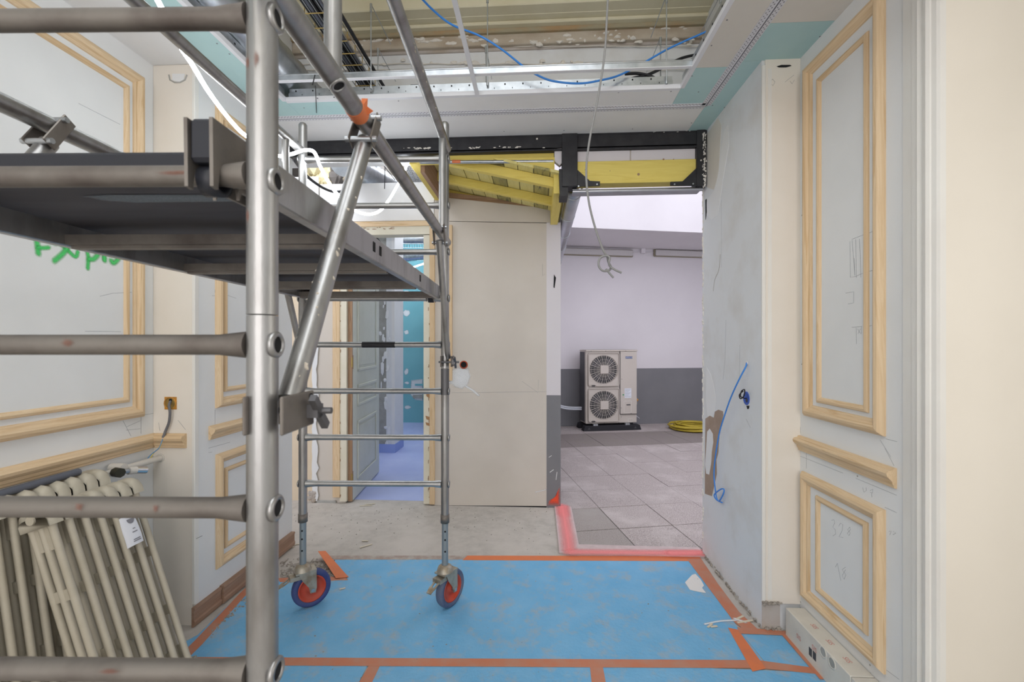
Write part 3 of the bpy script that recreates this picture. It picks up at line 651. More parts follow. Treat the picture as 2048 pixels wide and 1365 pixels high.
# block pier
yp2 = 6.4
pr = empty('plastered_pier', PY(772, 915, yp2), 'grey block pier with rough plaster seen through the doorway', 'pier')
pr['_w'] = tuple(PY(772, 915, yp2)); 
MB().box(PY(740,800,yp2).x, PY(773,800,yp2).x, yp2, yp2 + 0.4, 0.12, 4.0).build('block_face', 'block_grey', pr)
MB().box(PY(773,800,yp2).x, PY(784,800,yp2).x, yp2 - 0.01, yp2 + 0.4, 0.12, 4.0).build('plaster_strip', 'plaster_cool', pr)
MB().box(PY(784,800,yp2).x, PY(790,800,yp2).x, yp2 - 0.015, yp2 + 0.4, 0.12, 4.0).build('corner_board', 'board_white', pr)
MB().box(PY(740,800,yp2).x, PY(791,800,yp2).x, yp2 - 0.02, yp2 + 0.4, 0.003, 0.13).build('blue_base', 'film_blue', pr)
rg = MB(); rq = random.Random(3)
for i in range(26): 
    p = PY(772 + rq.gauss(0, 5), rq.uniform(600, 900), yp2 - 0.012); lump(rg, p, rq.uniform(0.01,0.03), 0.006, rq.uniform(0.02,0.09), rq)
rg.build('plaster_daubs', 'filler', pr)['kind'] = 'stuff'
# ------------------------------------------------------------------ courtyard (its axes are turned against the room's)
cb = math.atan(134.0 / FPX)
EX = C(math.cos(cb), math.sin(cb), 0); EY = C(-math.sin(cb), math.cos(cb), 0); EZ = Vector((0,0,1))
W0 = PZ(1300, 848, 0.0)                          # foot of the far wall
def PW(u, v, off=0.0):                            # on the far wall plane, off metres in front of it
    rx, rz = _r(u, v); dirv = C(rx, 1.0, rz); k = (W0.dot(EY) - off) / dirv.dot(EY); return Vector((dirv.x*k, dirv.y*k, CH + dirv.z*k))
zsp = PW(1300, 737).z; zsf = PW(1265, 498).z
yw = W0.dot(EY); xw = W0.dot(EX)
def cbox(mb, x0, x1, y0, y1, z0, z1, m=0): return mb.obox(EX*((x0+x1)/2) + EY*((y0+y1)/2) + EZ*((z0+z1)/2), EX, EY, EZ, (x1-x0)/2, (y1-y0)/2, (z1-z0)/2, m)
cw = MB(); cbox(cw, xw-4.5, xw+5, yw, yw+0.2, 0, zsp, 1); cbox(cw, xw-4.5, xw+5, yw, yw+0.2, zsp, zsf, 0)
wall_cy = tag(cw.build('wall_courtyard', ['ext_white', 'ext_grey']), 'lavender white courtyard wall with grey painted lower band', kind=S)
rx, rz = _r(1290, 461); dof = (zsf - CH) / rz; yo = PD(1290, 461, dof).dot(EY)
cw = MB(); cbox(cw, xw-4.5, xw+5, yo, yw+0.2, zsf, zsf+0.25); cbox(cw, xw-4.5, xw+5, yo, yo+0.3, zsf+0.25, 5.4)
tag(cw.build('ceiling_overhang', 'ext_white'), 'white overhanging storey above the courtyard wall', kind=S)
cw = MB(); cbox(cw, xw+1.9, xw+2.1, yw-6.5, yw, 0, 3.4)
tag(cw.build('wall_courtyard_right', 'ext_white'), 'white side wall of the courtyard hidden behind the room wall', kind=S)
# ground bed and pavers
G0 = PZ(1197.7, 1016, 0.0); gx0, gy0 = G0.dot(EX), G0.dot(EY)
def clip(poly, nx, ny, c):                        # keep nx*x+ny*y >= c
    out = []
    for i in range(len(poly)):
        a, b = poly[i], poly[(i+1) % len(poly)]; da, db = nx*a[0]+ny*a[1]-c, nx*b[0]+ny*b[1]-c
        if da >= 0: out.append(a)
        if (da >= 0) != (db >= 0): t = da/(da-db); out.append((a[0]+(b[0]-a[0])*t, a[1]+(b[1]-a[1])*t))
    return out
bed = [(0.3, 3.50), (7.0, 3.50), (7.0, 11.0), (0.225, 11.0), (0.225, 4.3), (0.3, 4.3)]
ground = tag(MB().prism([(x, y, -0.1) for x, y in bed], (0,0,0.094)).build('floor_courtyard', 'joint_dark'), 'courtyard ground paved with square pinkish grey slabs', kind=S)
tw = 0.5; rp = random.Random(5)
for i in range(-4, 9):
    for j in range(-4, 13):
        x0, x1, y0, y1 = gx0 + i*tw, gx0 + (i+1)*tw, gy0 + j*tw, gy0 + (j+1)*tw
        if y0 > yw or x0 > xw + 1.9: continue
        y1 = min(y1, yw); gp = 0.0025 if not (i in (-1, 0) and j < 0) else 0.005
        P = [EX*a + EY*b for a, b in ((x0+gp,y0+gp),(x1-gp,y0+gp),(x1-gp,y1-gp),(x0+gp,y1-gp))]
        poly = [(p.x, p.y) for p in P]
        poly = clip(poly, 0, 1, 3.522)
        parts_ = [clip(clip(poly, 0, -1, -4.338), 1, 0, 0.332), clip(clip(poly, 0, 1, 4.338), 1, 0, 0.230)] if poly else []
        parts_ = [q_ for q_ in parts_ if len(q_) >= 3 and max(q[0] for q in q_) - min(q[0] for q in q_) > 0.01]
        if not parts_: continue
        poly = parts_[0]
        dz = rp.uniform(-0.002, 0.0015)
        pc = sum((Vector((q[0], q[1], 0)) for q in poly), Vector())/len(poly)
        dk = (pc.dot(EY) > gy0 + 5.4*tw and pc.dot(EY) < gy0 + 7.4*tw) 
        pm = MB()
        for q_ in parts_: pm.prism([(q[0], q[1], -0.03) for q in q_], (0, 0, 0.03 + dz))
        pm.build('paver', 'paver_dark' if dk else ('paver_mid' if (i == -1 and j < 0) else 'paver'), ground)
# curb painted pink
cv = MB().prism([(0.165,3.378,-0.03),(XA,3.378,-0.03),(XA,3.52,-0.03),(0.33,3.52,-0.03),(0.33,YP,-0.03),(0.165,YP,-0.03)], (0,0,0.046))
curb = tag(cv.build('concrete_curb', 'curb', bevel=0.004), 'L-shaped concrete curb sprayed fluorescent pink at the courtyard threshold', 'curb')
q = lambda u, v: PZ(u, v, 0.016)
soft_ribbon('pink_spray', 'spray_pink', [([q(1125,1012), q(1127,1030)], 0.16), ([q(1125,1014), q(1130,1045), q(1136,1080), q(1138,1102)], 0.15), ([q(1400,1107), q(1350,1107), q(1250,1106), q(1140,1105)], 0.135),
     ([q(1403,1107), q(1340,1107)], 0.135)], (0,0,1), curb, 0.0012)
# outdoor unit
fd = 8.15
A0 = PD(1172, 850, fd)
ac = empty('air_conditioner', A0, 'beige two-fan outdoor air conditioning unit on rubber feet', 'air conditioner'); ac['_w'] = tuple(A0)
ax0 = A0.dot(EX); ay0 = A0.dot(EY)
z0 = 0.125; Wd, Hh, Dp = 0.95, 1.38, 0.37
def L(x, y, z): return EX*(ax0 + x*1.06) + EY*(ay0 + y) + EZ*z
def lbox(x0, x1, y0, y1, z0_, z1_, m=0, mb=None):
    mb = mb or MB(); return mb.obox(L((x0+x1)/2, (y0+y1)/2, (z0_+z1_)/2), EX, EY, EZ, (x1-x0)*0.53, (y1-y0)/2, (z1_-z0_)/2, m)
b = MB(); fx0, fx1 = 0.05, 0.60; cxf = 0.325
rows = ((z0 + 0.035, z0 + 0.665), (z0 + 0.70, z0 + 1.325))
# casing: sides, back, front with two round openings
lbox(0.0, Wd, 0.02, Dp, z0, z0 + Hh, 0, b)
b.build('casing', 'ac_cream', ac, bevel=0.02, seg=2)
lbox(-0.004, Wd + 0.004, -0.004, Dp + 0.004, z0 + Hh - 0.03, z0 + Hh).build('top_cover', 'ac_cream', ac, bevel=0.006)
lbox(-0.006, 0.0, 0.08, Dp - 0.02, z0 + 0.03, z0 + Hh - 0.04).build('side_coil', 'ac_fin', ac)
for (za, zb2) in rows:
    zc = (za + zb2) / 2; c0 = L(cxf, 0.0, zc); R = 0.262; n = 40
    # front plate with a round hole
    vs = []; fs = []
    for k in range(n):
        a = 2*math.pi*k/n; ca, sa_ = math.cos(a), math.sin(a); sc_ = 0.28/max(abs(ca), abs(sa_)); 
        vs += [L(cxf + R*ca, 0.0, zc + R*sa_), L(cxf + min(max(sc_*ca,-0.278),0.278), 0.0, zc + sc_*sa_*1.1), L(cxf + R*ca, 0.019, zc + R*sa_)]
    for k in range(n):
        j = (k+1) % n; fs += [(3*k, 3*k+1, 3*j+1, 3*j), (3*k, 3*j, 3*j+2, 3*k+2)]
    MB().add(vs, fs).build('front_plate', 'ac_cream', ac)
    MB().disc(L(cxf, 0.0185, zc), -EY, R, 0.001, 40).build('fan_recess', 'ac_dark', ac)
    fb = MB()
    for k in range(4):
        a0 = k*math.pi/2 + 0.4
        pts = [L(cxf + r*math.cos(a0+t), 0.016 - 0.006*(t/0.9), zc + r*math.sin(a0+t)) for r, t in ((0.07,0),(0.24,0.1),(0.25,0.5),(0.22,0.9),(0.07,0.7))]
        fb.prism(pts, EY*0.002)
    fb.build('fan_blade', 'ac_fin', ac)
    gr = MB()
    for k in range(36):
        a = 2*math.pi*k/36; gr.tube([L(cxf + 0.05*math.cos(a), -0.03, zc + 0.05*math.sin(a)), L(cxf + 0.272*math.cos(a), -0.012, zc + 0.272*math.sin(a))], 0.0055 if k % 2 == 0 else 0.0024, 5)
    for rr in (0.13, 0.19, 0.25): gr.ring(L(cxf, -0.012 - 0.018*(0.27-rr)/0.22, zc), EY, rr, 0.0016, 36, 4)
    gg = gr.build('fan_grille', 'ac_cream', ac)
    fr_ = MB(); x0_, x1_ = cxf - 0.28, cxf + 0.28; z0_, z1_ = za + 0.01, zb2 - 0.005
    loop = [(x0_+0.02,z1_),(x1_-0.02,z1_),(x1_,z1_-0.02),(x1_,z0_+0.02),(x1_-0.02,z0_),(cxf-0.14,z0_),(cxf-0.17,z0_+0.025),(cxf-0.23,z0_+0.025),(cxf-0.25,z0_),(x0_+0.02,z0_),(x0_,z0_+0.02),(x0_,z1_-0.02)]
    fr_.tube([L(a, -0.012, c) for a, c in loop], 0.009, 6, closed=True, caps=False); fr_.build('grille_frame', 'ac_cream', ac)
    lbox(cxf-0.075, cxf+0.075, -0.042, -0.024, zc-0.078, zc+0.078).build('fan_hub', 'ac_cream', ac, bevel=0.025, seg=3)
    MB().obox(L(cxf-0.19, -0.002, z0_-0.002), EX, EY, EZ, 0.03, 0.002, 0.012).build('grille_tab', 'ac_dark', ac)
lbox(0.625, 0.63, -0.002, 0.02, z0 + 0.17, z0 + Hh - 0.03).build('panel_seam', 'ac_dark', ac)
lbox(0.63, Wd - 0.01, -0.002, 0.02, z0 + 0.165, z0 + 0.17).build('panel_seam', 'ac_dark', ac)
lbox(0.63, Wd - 0.012, -0.001, 0.02, z0 + 0.175, z0 + Hh - 0.035).build('service_panel', 'ac_cream', ac, bevel=0.004)
bd = lbox(0.725, 0.855, -0.004, 0.0, z0 + 1.215, z0 + 1.255).build('name_plate', 'label_blue', ac)
tm = MB(); text_mesh(tm, 'HITACHI', 0.034, L(0.79, -0.0048, z0 + 1.223), EX, EZ, align='CENTER'); tm.build('lettering', 'label_white', bd)
lb = lbox(0.71, 0.835, -0.003, 0.0, z0 + 0.475, z0 + 0.655).build('paper_label', 'label_white', ac)
tl = MB(); 
for k in range(7): lbox(0.718, 0.825 - 0.02*(k % 3), -0.0036, -0.003, z0 + 0.635 - 0.022*k, z0 + 0.639 - 0.022*k, 0, tl)
tl.build('print_line', 'print_grey', lb)
MB().disc(L(0.685, -0.001, z0 + 0.535), -EY, 0.014, 0.002, 14).build('sticker', 'green_dot', ac)
lbox(0.745, 0.82, -0.003, 0.0, z0 + 0.335, z0 + 0.355).build('slot', 'ac_dark', ac)
for x0_, x1_, z_0, z_1 in ((0.70, 0.835, 0.195, 0.42), (0.775, 0.86, 0.02, 0.085)):
    o2 = MB()
    for a, b2, c_, d_ in ((x0_, x1_, z_0, z_0+0.004), (x0_, x1_, z_1-0.004, z_1), (x0_, x0_+0.004, z_0, z_1), (x1_-0.004, x1_, z_0, z_1)): lbox(a, b2, -0.0025, 0.0, z0+c_, z0+d_, 0, o2)
    o2.build('panel_outline', 'casing_white', ac)
sw = MB()
for x_, z_ in ((0.09,1.355),(0.36,1.355),(0.62,1.355),(0.73,1.355),(0.655,0.83),(0.645,0.29),(0.645,0.12),(0.83,0.185),(0.07,0.02),(0.33,0.015),(0.6,0.015)): sw.disc(L(x_, -0.0045, z0+z_), -EY, 0.006, 0.003, 8)
sw.build('screws', 'ac_dark', ac)['kind'] = 'stuff'
lbox(Wd, Wd + 0.03, 0.08, 0.16, z0 + 0.33, z0 + 0.47).build('valve_cover', 'ac_cream', ac, bevel=0.008)
MB().disc(L(Wd + 0.03, 0.10, z0 + 0.42), EX, 0.025, 0.02, 14).build('valve_cap', 'ochre', ac)
MB().tube(smooth_path([L(Wd-0.04,-0.01,z0+0.15), L(Wd-0.01,-0.03,z0+0.12), L(Wd+0.03,-0.03,z0+0.09)]), 0.003, 6).build('wire', 'label_white', ac)
for y_ in (0.03, 0.34):
    t = MB(); t.prism([L(-0.06, y_-0.07, 0.0), L(Wd+0.06, y_-0.07, 0.0), L(Wd+0.03, y_-0.07, 0.095), L(-0.03, y_-0.07, 0.095)], EY*0.14); ft = t.build('rubber_foot', 'rubber_black', ac, bevel=0.006)
    for x_ in (0.02, Wd-0.08): MB().prism([L(x_, y_-0.0715, 0.03), L(x_+0.05, y_-0.0715, 0.03), L(x_+0.025, y_-0.0715, 0.075)], -EY*0.001).build('foot_notch', 'ac_dark', ft)
    for x_ in (0.17, 0.76):
        lbox(x_-0.04, x_+0.04, y_-0.05, y_+0.02, 0.095, 0.125).build('bracket', 'galv', ac); MB().disc(L(x_, y_-0.045, 0.115), -EY, 0.012, 0.012, 10).build('bolt', 'alu_clean', ac)
# refrigerant pipes from the wall to the unit
for k, (dz, lab) in enumerate(((0, 'upper insulated pipe running to the air conditioner'), (-0.035, 'lower insulated pipe running to the air conditioner'))):
    a = PW(1118, 811, 0.12); a.z += dz; e2 = L(0.0, 0.25, a.z - 0.03)
    tag(MB().tube(smooth_path([a, a*0.6 + e2*0.4 + Vector((0,0,-0.02)), e2]), 0.016, 10).build('insulated_pipe', 'label_white'), lab, 'pipe', 'pipes of the air conditioner')
# vertical conduit at the corner
vp = Vector((0.25, 4.8, 0))
tag(MB().tube([(0.262, 6.1, 0.02), (0.262, 6.1, 1.9)], 0.014, 8).build('wall_conduit', 'galv'), 'thin vertical conduit on the courtyard side of the white wall', 'conduit')
# batten lamps on the far wall
def batten(u0, u1, v0, v1, lab):
    a, b2 = PW(u0, v0), PW(u1, v1); x0_, x1_ = a.dot(EX), b2.dot(EX); zc = (PW((u0+u1)/2, (v0+v1)/2)).z; y_ = yw
    r = empty('batten_lamp', EX*((x0_+x1_)/2) + EY*y_ + EZ*(zc-0.06), lab, 'lamp', 'batten lamps in the courtyard'); 
    m = MB(); cbox(m, x0_, x1_, y_-0.045, y_, zc-0.075, zc+0.075); m.build('housing', 'lamp_edge', r, bevel=0.03, seg=3)
    m = MB(); cbox(m, x0_+0.02, x1_-0.02, y_-0.09, y_-0.04, zc-0.06, zc+0.06); m.build('diffuser', 'lamp_diffuser', r, bevel=0.025, seg=3)
batten(1112, 1265, 504, 507, 'long batten lamp on the courtyard wall left of the junction box')
batten(1306, 1450, 506, 512, 'batten lamp on the courtyard wall right of the junction box')
jb = PW(1284.5, 503); m = MB(); m.obox(jb - EY*0.03, EX, EY, EZ, 0.045, 0.03, 0.05)
jbx = empty('junction_box', jb - EZ*0.05, 'small white junction box between the two batten lamps', 'junction box')
m.build('box', 'ext_white', jbx, bevel=0.006)
for u0, u1 in ((1264, 1280), (1289, 1307)): MB().tube([PW(u0, 505, 0.02), PW(u1, 505, 0.02)], 0.008, 6).build('conduit', 'ext_white', jbx)
for v0, v1, lab in ((487, 494, 'upper surface conduit above the left batten lamp'), (490, 497, 'lower surface conduit above the left batten lamp')):
    tag(MB().tube([PW(1118, v0 , 0.015), PW(1278, v1, 0.015), PW(1283, v1 + 3, 0.015)], 0.009, 6).build('surface_conduit', 'ext_white'), lab, 'conduit', 'conduits on the courtyard wall')
# coiled yellow hose
hc = PZ(1385, 859, 0.0); hs = MB(); pts = []; rh = random.Random(8)
for k in range(200):
    a = k * 0.42; r = 0.30 + 0.10*math.sin(k*0.13) + rh.uniform(-0.01, 0.01); pts.append(hc + EX*(r*math.cos(a)*1.1) + EY*(r*math.sin(a)) + EZ*(0.014 + 0.10*abs(math.sin(k*0.045)) * (0.4+0.6*k/200)))
hs.tube(pts, 0.014, 7)
tag(hs.build('garden_hose', 'hose_yellow'), 'coiled yellow hose lying at the foot of the courtyard wall', 'hose')
# ------------------------------------------------------------------ wall mouldings
PROF_BIG = [(0,0),(0,0.010),(0.006,0.016),(0.016,0.027),(0.030,0.030),(0.042,0.024),(0.048,0.013),(0.056,0.012),(0.062,0.008),(0.064,0)]
PROF_SMALL = [(0,0),(0,0.006),(0.004,0.012),(0.014,0.015),(0.022,0.011),(0.027,0.006),(0.029,0)]
PROF_RAIL = [(0,0),(0,0.012),(0.008,0.016),(0.012,0.034),(0.022,0.042),(0.036,0.038),(0.048,0.026),(0.052,0.020),(0.066,0.018),(0.070,0.013),(0.080,0.012),(0.083,0.008),(0.083,0)]
def moulding_run(P0, P1, inward, nrm, prof, m0=True, m1=True):
    P0, P1 = Vector(P0), Vector(P1); d = (P1-P0).normalized(); inward = Vector(inward); nrm = Vector(nrm); vs = []; n = len(prof)
    for P, s, mi in ((P0, 1, m0), (P1, -1, m1)):
        for t, h in prof: vs.append(P + inward*t + nrm*h + (d*s*t if mi else Vector()))
    fs = [tuple(range(n)), tuple(reversed(range(n, 2*n)))] + [(i, i+n, (i+1) % n + n, (i+1) % n) for i in range(n)]
    # orient consistently outward
    test = d.cross(inward).dot(nrm)
    if test > 0: fs = [tuple(reversed(f_)) for f_ in fs]
    return MB().add(vs, fs)
def frame_on_x(name, X, nx, y0, y1, z0, z1, prof, label, k=1.0, sides='lrtb'):
    prof = [(t*k, h) for t, h in prof]; n = Vector((nx,0,0))
    r = empty(name, (X, (y0+y1)/2, z0), label, 'moulding', 'pine moulding frames on the walls')
    A, B, Cc, D = Vector((X,y0,z0)), Vector((X,y1,z0)), Vector((X,y1,z1)), Vector((X,y0,z1))
    moulding_run(A, B, (0,0,1), n, prof).build('bottom_rail', 'pine_y', r)
    moulding_run(D, Cc, (0,0,-1), n, prof).build('top_rail', 'pine_y', r)
    moulding_run(A, D, (0,1,0), n, prof).build('side_rail', 'pine_z', r)
    moulding_run(B, Cc, (0,-1,0), n, prof).build('side_rail', 'pine_z', r)
    return r
# left wall near part
yo_l = PX(286, 500, XL).y; yi_l = PX(257, 500, XL).y
zt_o, zb_o = PX(286, 156, XL).z, PX(286, 833, XL).z
frame_on_x('panel_moulding', XL, 1, 0.15, yo_l, zb_o, zt_o, PROF_BIG, 'large pine moulding frame on the left wall with green spray writing inside')
frame_on_x('panel_moulding', XL, 1, 0.245, yi_l, PX(255, 805, XL).z, PX(257, 172, XL).z, PROF_SMALL, 'thin pine moulding frame nested inside the large frame on the left wall')
# left wall far part
yo = PX(430, 500, XF).y; yi = PX(447, 500, XF).y
frame_on_x('panel_moulding', XF, 1, yo, 3.18, PX(430, 817, XF).z, PX(430, 209, XF).z, PROF_BIG, 'pine moulding frame on the left wall between cream return and steel beam', 0.95)
frame_on_x('panel_moulding', XF, 1, yi, 3.10, PX(448, 784, XF).z, PX(447, 240, XF).z, PROF_SMALL, 'thin pine frame nested in the left wall frame beside the cream return')
frame_on_x('panel_moulding', XF, 1, yo + 0.003, 3.18, PX(431, 1140, XF).z, PX(431, 910, XF).z, PROF_BIG, 'low pine moulding frame on the left wall below the chair rail', 0.95)
frame_on_x('panel_moulding', XF, 1, PX(448, 1000, XF).y, 3.10, PX(448, 1098, XF).z, PX(448, 937, XF).z, PROF_SMALL, 'thin pine frame nested in the low frame on the left wall')
# right wall
y0r, y1r = PX(1772, 500, XR).y, PX(1611, 500, XR).y
frame_on_x('panel_moulding', XR, -1, y0r, y1r, PX(1690, 852, XR).z, PX(1612, 138, XR).z, PROF_BIG, 'tall pine moulding frame on the right wall above the chair rail')
frame_on_x('panel_moulding', XR, -1, PX(1739, 500, XR).y, PX(1636, 500, XR).y, PX(1634, 805, XR).z, PX(1640, 155, XR).z, PROF_SMALL, 'thin pine frame nested in the tall frame on the right wall')
frame_on_x('panel_moulding', XR, -1, y0r, PX(1606.5, 1000, XR).y, PX(1606, 1193, XR).z, PX(1607.5, 943, XR).z, PROF_BIG, 'low pine moulding frame on the right wall with pencilled numbers inside')
frame_on_x('panel_moulding', XR, -1, PX(1737.5, 1000, XR).y, PX(1634, 1000, XR).y, PX(1634, 1182, XR).z, PX(1634, 991, XR).z, PROF_SMALL, 'thin pine frame nested in the low frame on the right wall')
# chair rails
def rail_on_x(X, nx, y0, y1, z1, label, m0=False, m1=False):
    o = moulding_run((X,y0,z1), (X,y1,z1), (0,0,-1), (nx,0,0), PROF_RAIL, False, False).build('chair_rail', 'pine_y')
    return tag(o, label, 'moulding', 'pine chair rails')
zr = PX(313, 865, XL).z
cr = empty('chair_rail', (XL, 1.2, zr - 0.085), 'pine chair rail on the left wall wrapping onto the cream return', 'moulding', 'pine chair rails')
moulding_run((XL,-0.5,zr), (XL,YL-0.008,zr), (0,0,-1), (1,0,0), PROF_RAIL, False, False).build('rail', 'pine_y', cr)
moulding_run((XL+0.02,YL-0.008,zr), (PY(376,870,YL).x,YL-0.008,zr), (0,0,-1), (0,-1,0), PROF_RAIL, False, False).build('rail_return', 'pine_x', cr)
rail_on_x(XF, 1, PX(417, 850, XF).y, 3.3, PX(417, 853, XF).z, 'pine chair rail on the left wall between upper and lower frames near the beam')
rail_on_x(XR, -1, PX(1794, 930, XR).y, PX(1589, 868, XR).y, PX(1589, 867, XR).z, 'pine chair rail on the right wall between tall and low frames')
# casing of the doorway on the right
cs = empty('door_casing', (XR, 1.75, 0), 'white painted moulded casing of the doorway at the right edge', 'door casing')
yc = [PX(u, 700, XR - 0.02).y for u in (1800, 1822, 1838, 1850, 1862, 1876)]
prof = [(yc[0], 0.0), (yc[0]-0.004, 0.012), (yc[1], 0.016), (yc[1]-0.006, 0.022), (yc[2], 0.024), (yc[2]-0.008, 0.034), (yc[3]+0.01, 0.030), (yc[3], 0.024), (yc[3]-0.008, 0.036), (yc[4], 0.040), (yc[4]-0.01, 0.034), (YJ+0.012, 0.03), (YJ-0.004, 0.026), (YJ-0.012, 0.02), (YJ-0.012, 0.0)]
m = MB(); m.prism([(XR - h, y, 0.0) for y, h in prof], (0, 0, 3.19)); m.build('upright', 'casing_white', cs)
# plaster block skirting along the right wall
xq = XR - 0.103
for i, (y0_, y1_, lab) in enumerate(((2.0, PX(1571, 1240, xq).y, 'white plaster block with red stamps on the floor under the right wall, farthest one'), (1.46, 1.995, 'white plaster block with drilled holes on the floor under the right wall'), (0.8, 1.455, 'white plaster block on the floor under the right wall, nearest one'))):
    r = empty('plaster_block', ((xq+XR)/2, (y0_+y1_)/2, 0), lab, 'plaster block', 'plaster blocks along the right wall')
    MB().box(xq, XR - 0.002, y0_, y1_, 0.002, 0.155).build('block', 'gypsum', r, bevel=0.003)
    if i == 0:
        t = MB()
        for u, v in ((1578,1255),(1591,1238)): pass
        for yy in (2.36, 2.24, 2.12): text_mesh(t, 'SIS', 0.034, (XR - 0.06, yy, 0.1552), (0,-1,0), (1,0,0))
        for yy, zc in ((2.40, 0.06), (2.27, 0.09)): text_mesh(t, 'SIS', 0.034, (xq - 0.0006, yy, zc), (0,-1,0), (0,0,1))
        t.build('red_stamp', 'print_red', r)
    if i == 1:
        t = MB()
        for yy in (1.93, 1.72): text_mesh(t, 'SIS', 0.034, (XR - 0.06, yy, 0.1552), (0,-1,0), (1,0,0))
        text_mesh(t, 'SIS', 0.04, (xq - 0.0006, 1.60, 0.06), (0,-1,0), (0,0,1))
        t.build('red_stamp', 'print_red', r)
        for u, v in ((1646,1305),(1664,1327)): 
            c = PX(u, v, xq); MB().lathe(c, (-1,0,0), [(0.020,-0.001),(0.027,-0.001),(0.027,0.002),(0.020,0.002)], 18).build('hole_rim', 'gypsum', r); MB().disc(c, (-1,0,0), 0.021, 0.001, 18).build('drilled_hole', 'block_grey', r)
        for u, v in ((1621,1305),(1629,1313)):
            c = PX(u, v, xq); MB().box(c.x - 0.001, c.x, c.y - 0.012, c.y + 0.012, c.z - 0.02, c.z + 0.02).build('pocket', 'ac_dark', r)
# broken plaster at the foot of the right return
bp = MB(); bp.box(XA, xq - 0.004, YR - 0.004, YR - 0.001, 0.0, 0.15); bp.build('bare_foot', 'old_plaster', wall_rf)
bq = MB(); rq = random.Random(21)
for i in range(60): p = Vector((rq.uniform(XA, xq), YR - rq.uniform(0.0, 0.02), rq.choice((0.005, 0.15)) + rq.uniform(-0.004, 0.01))); lump(bq, p, rq.uniform(0.004,0.014), 0.005, rq.uniform(0.003,0.01), rq)
for i in range(90): 
    yv = rq.uniform(YR, YE); p = Vector((XA - rq.uniform(0, 0.015), yv, rq.uniform(0.0, 0.02))); lump(bq, p, 0.006, rq.uniform(0.005, 0.02), rq.uniform(0.003, 0.01), rq)
bq.build('plaster_crumbs', 'debris', wall_rf)['kind'] = 'stuff'
# peeled and patched areas on the right far wall
px = lambda u, v: PX(u, v, XA)
def patch(parent, name, mat, pix, X, nx, th=0.0015): MB().prism([PX(u, v, X) for u, v in pix], (nx*th, 0, 0)).build(name, mat, parent)
patch(wall_rf, 'peeled_patch', 'brown_plaster', [(1411,838),(1420,832),(1428,836),(1430,824),(1437,820),(1446,823),(1447,831),(1444,845),(1440,860),(1438,885),(1437,905),(1433,920),(1434,948),(1428,975),(1424,993),(1410,988)], XA, -1)
patch(wall_rf, 'filler_patch', 'filler', [(1415,864),(1420,858),(1426,868),(1427,885),(1424,905),(1423,925),(1419,950),(1413,948),(1411,930),(1413,900)], XA, -1, 0.003)
patch(wall_rf, 'filler_patch', 'filler', [(1413,735),(1422,750),(1427,770),(1432,800),(1430,820),(1424,838),(1415,832),(1412,800)], XA, -1, 0.001)
patch(wall_rf, 'filler_patch', 'board_beige', [(1414,270),(1436,236),(1443,250),(1440,300),(1437,350),(1428,380),(1414,375)], XA, -1, 0.001)
patch(wall_rf, 'filler_patch', 'filler', [(1414,400),(1430,380),(1440,330),(1448,262),(1456,250),(1458,290),(1446,360),(1436,430),(1424,440),(1413,430)], XA, -1, 0.0014)
eg = MB()
for i in range(110):
    v = rq.uniform(380, 1090); p = PX(1406.5 + rq.uniform(-1, 1), v, XA); lump(eg, p, 0.008, rq.uniform(0.004,0.012), rq.uniform(0.006,0.03), rq)
eg.build('broken_edge', 'flake_white', wall_rf)['kind'] = 'stuff'
MB().prism([px(u, v) for u, v in ((1411,400),(1413.5,398),(1414,425),(1411.5,440))], (-0.002,0,0)).build('crack', 'hole_black', wall_rf)
for pts in (((1443,400),(1443,535)), ((1452,640),(1450,720),(1446,760)), ((1492,838),(1501,856)), ((1480,0+690),(1479,760))):
    pen(wall_rf, [px(u, v) for u, v in pts], 0, 0.0007)
soft_ribbon('trickle', 'scuff_beige', [([px(1441,510), px(1438,540), px(1430,560), px(1427,582)], 0.012)], (-1,0,0), wall_rf)
# pencil marks on the right panelled wall
pr_ = lambda u, v: PX(u, v, XR)
def strokes(parent, fn, groups, r=0.0008, mat='pencil'):
    m = MB()
    for g_ in groups: m.tube([fn(u, v) for u, v in g_], r, 5)
    m.build('pencil_mark', mat, parent)
s1 = lambda x, y: (1660 + x*140/735, 460 + y*260/1365)
def G(fn, *gs): return [[fn(*p) for p in g_] for g_ in gs]
strokes(wall_right, pr_, G(s1, ((210,120),(215,500),(270,490),(345,455)), ((230,100),(345,55),(445,20)), ((232,110),(262,480)), ((270,100),(278,505)), ((310,95),(318,270),(323,500)), ((255,300),(262,480)), ((410,435),(445,428)),
   ((165,665),(250,650),(248,768),(190,780)), ((230,1025),(335,1015)), ((275,1030),(278,1200)), ((290,1040),(320,1090)), ((320,1040),(295,1090)), ((330,1020),(330,1095)), ((410,1012),(440,1005))))
s2 = lambda x, y: (1480 + x*420/1233, 900 + y*465/1365)
strokes(wall_right, pr_, G(s2, ((328,28),(605,138)), ((680,168),(920,268)), ((850,338),(920,370)), ((390,20),(390,110)), ((850,-10),(905,95)),
   ((538,415),(552,412),(556,430),(545,455),(560,470),(562,495),(545,508)), ((580,450),(590,432),(604,440),(600,475),(582,512),(606,516)), ((645,455),(632,470),(648,490),(640,505),(630,492),(648,470),(645,455)),
   ((560,690),(572,668),(592,770)), ((620,690),(600,705),(622,735),(612,762),(600,740),(620,705)), ((720,222),(728,250),(742,240),(740,222)), ((765,240),(780,232),(778,255),(765,250)), ((772,255),(775,280)), ((875,480),(888,478),(880,500)), ((900,480),(915,490),(898,500)), ((860,1295),(935,1350))), 0.0007)
strokes(wall_right, pr_, [[(1771,878),(1794,884)], [(1600,840),(1601,868)], [(1760,880),(1782,915)]], 0.0007)
sr = MB()
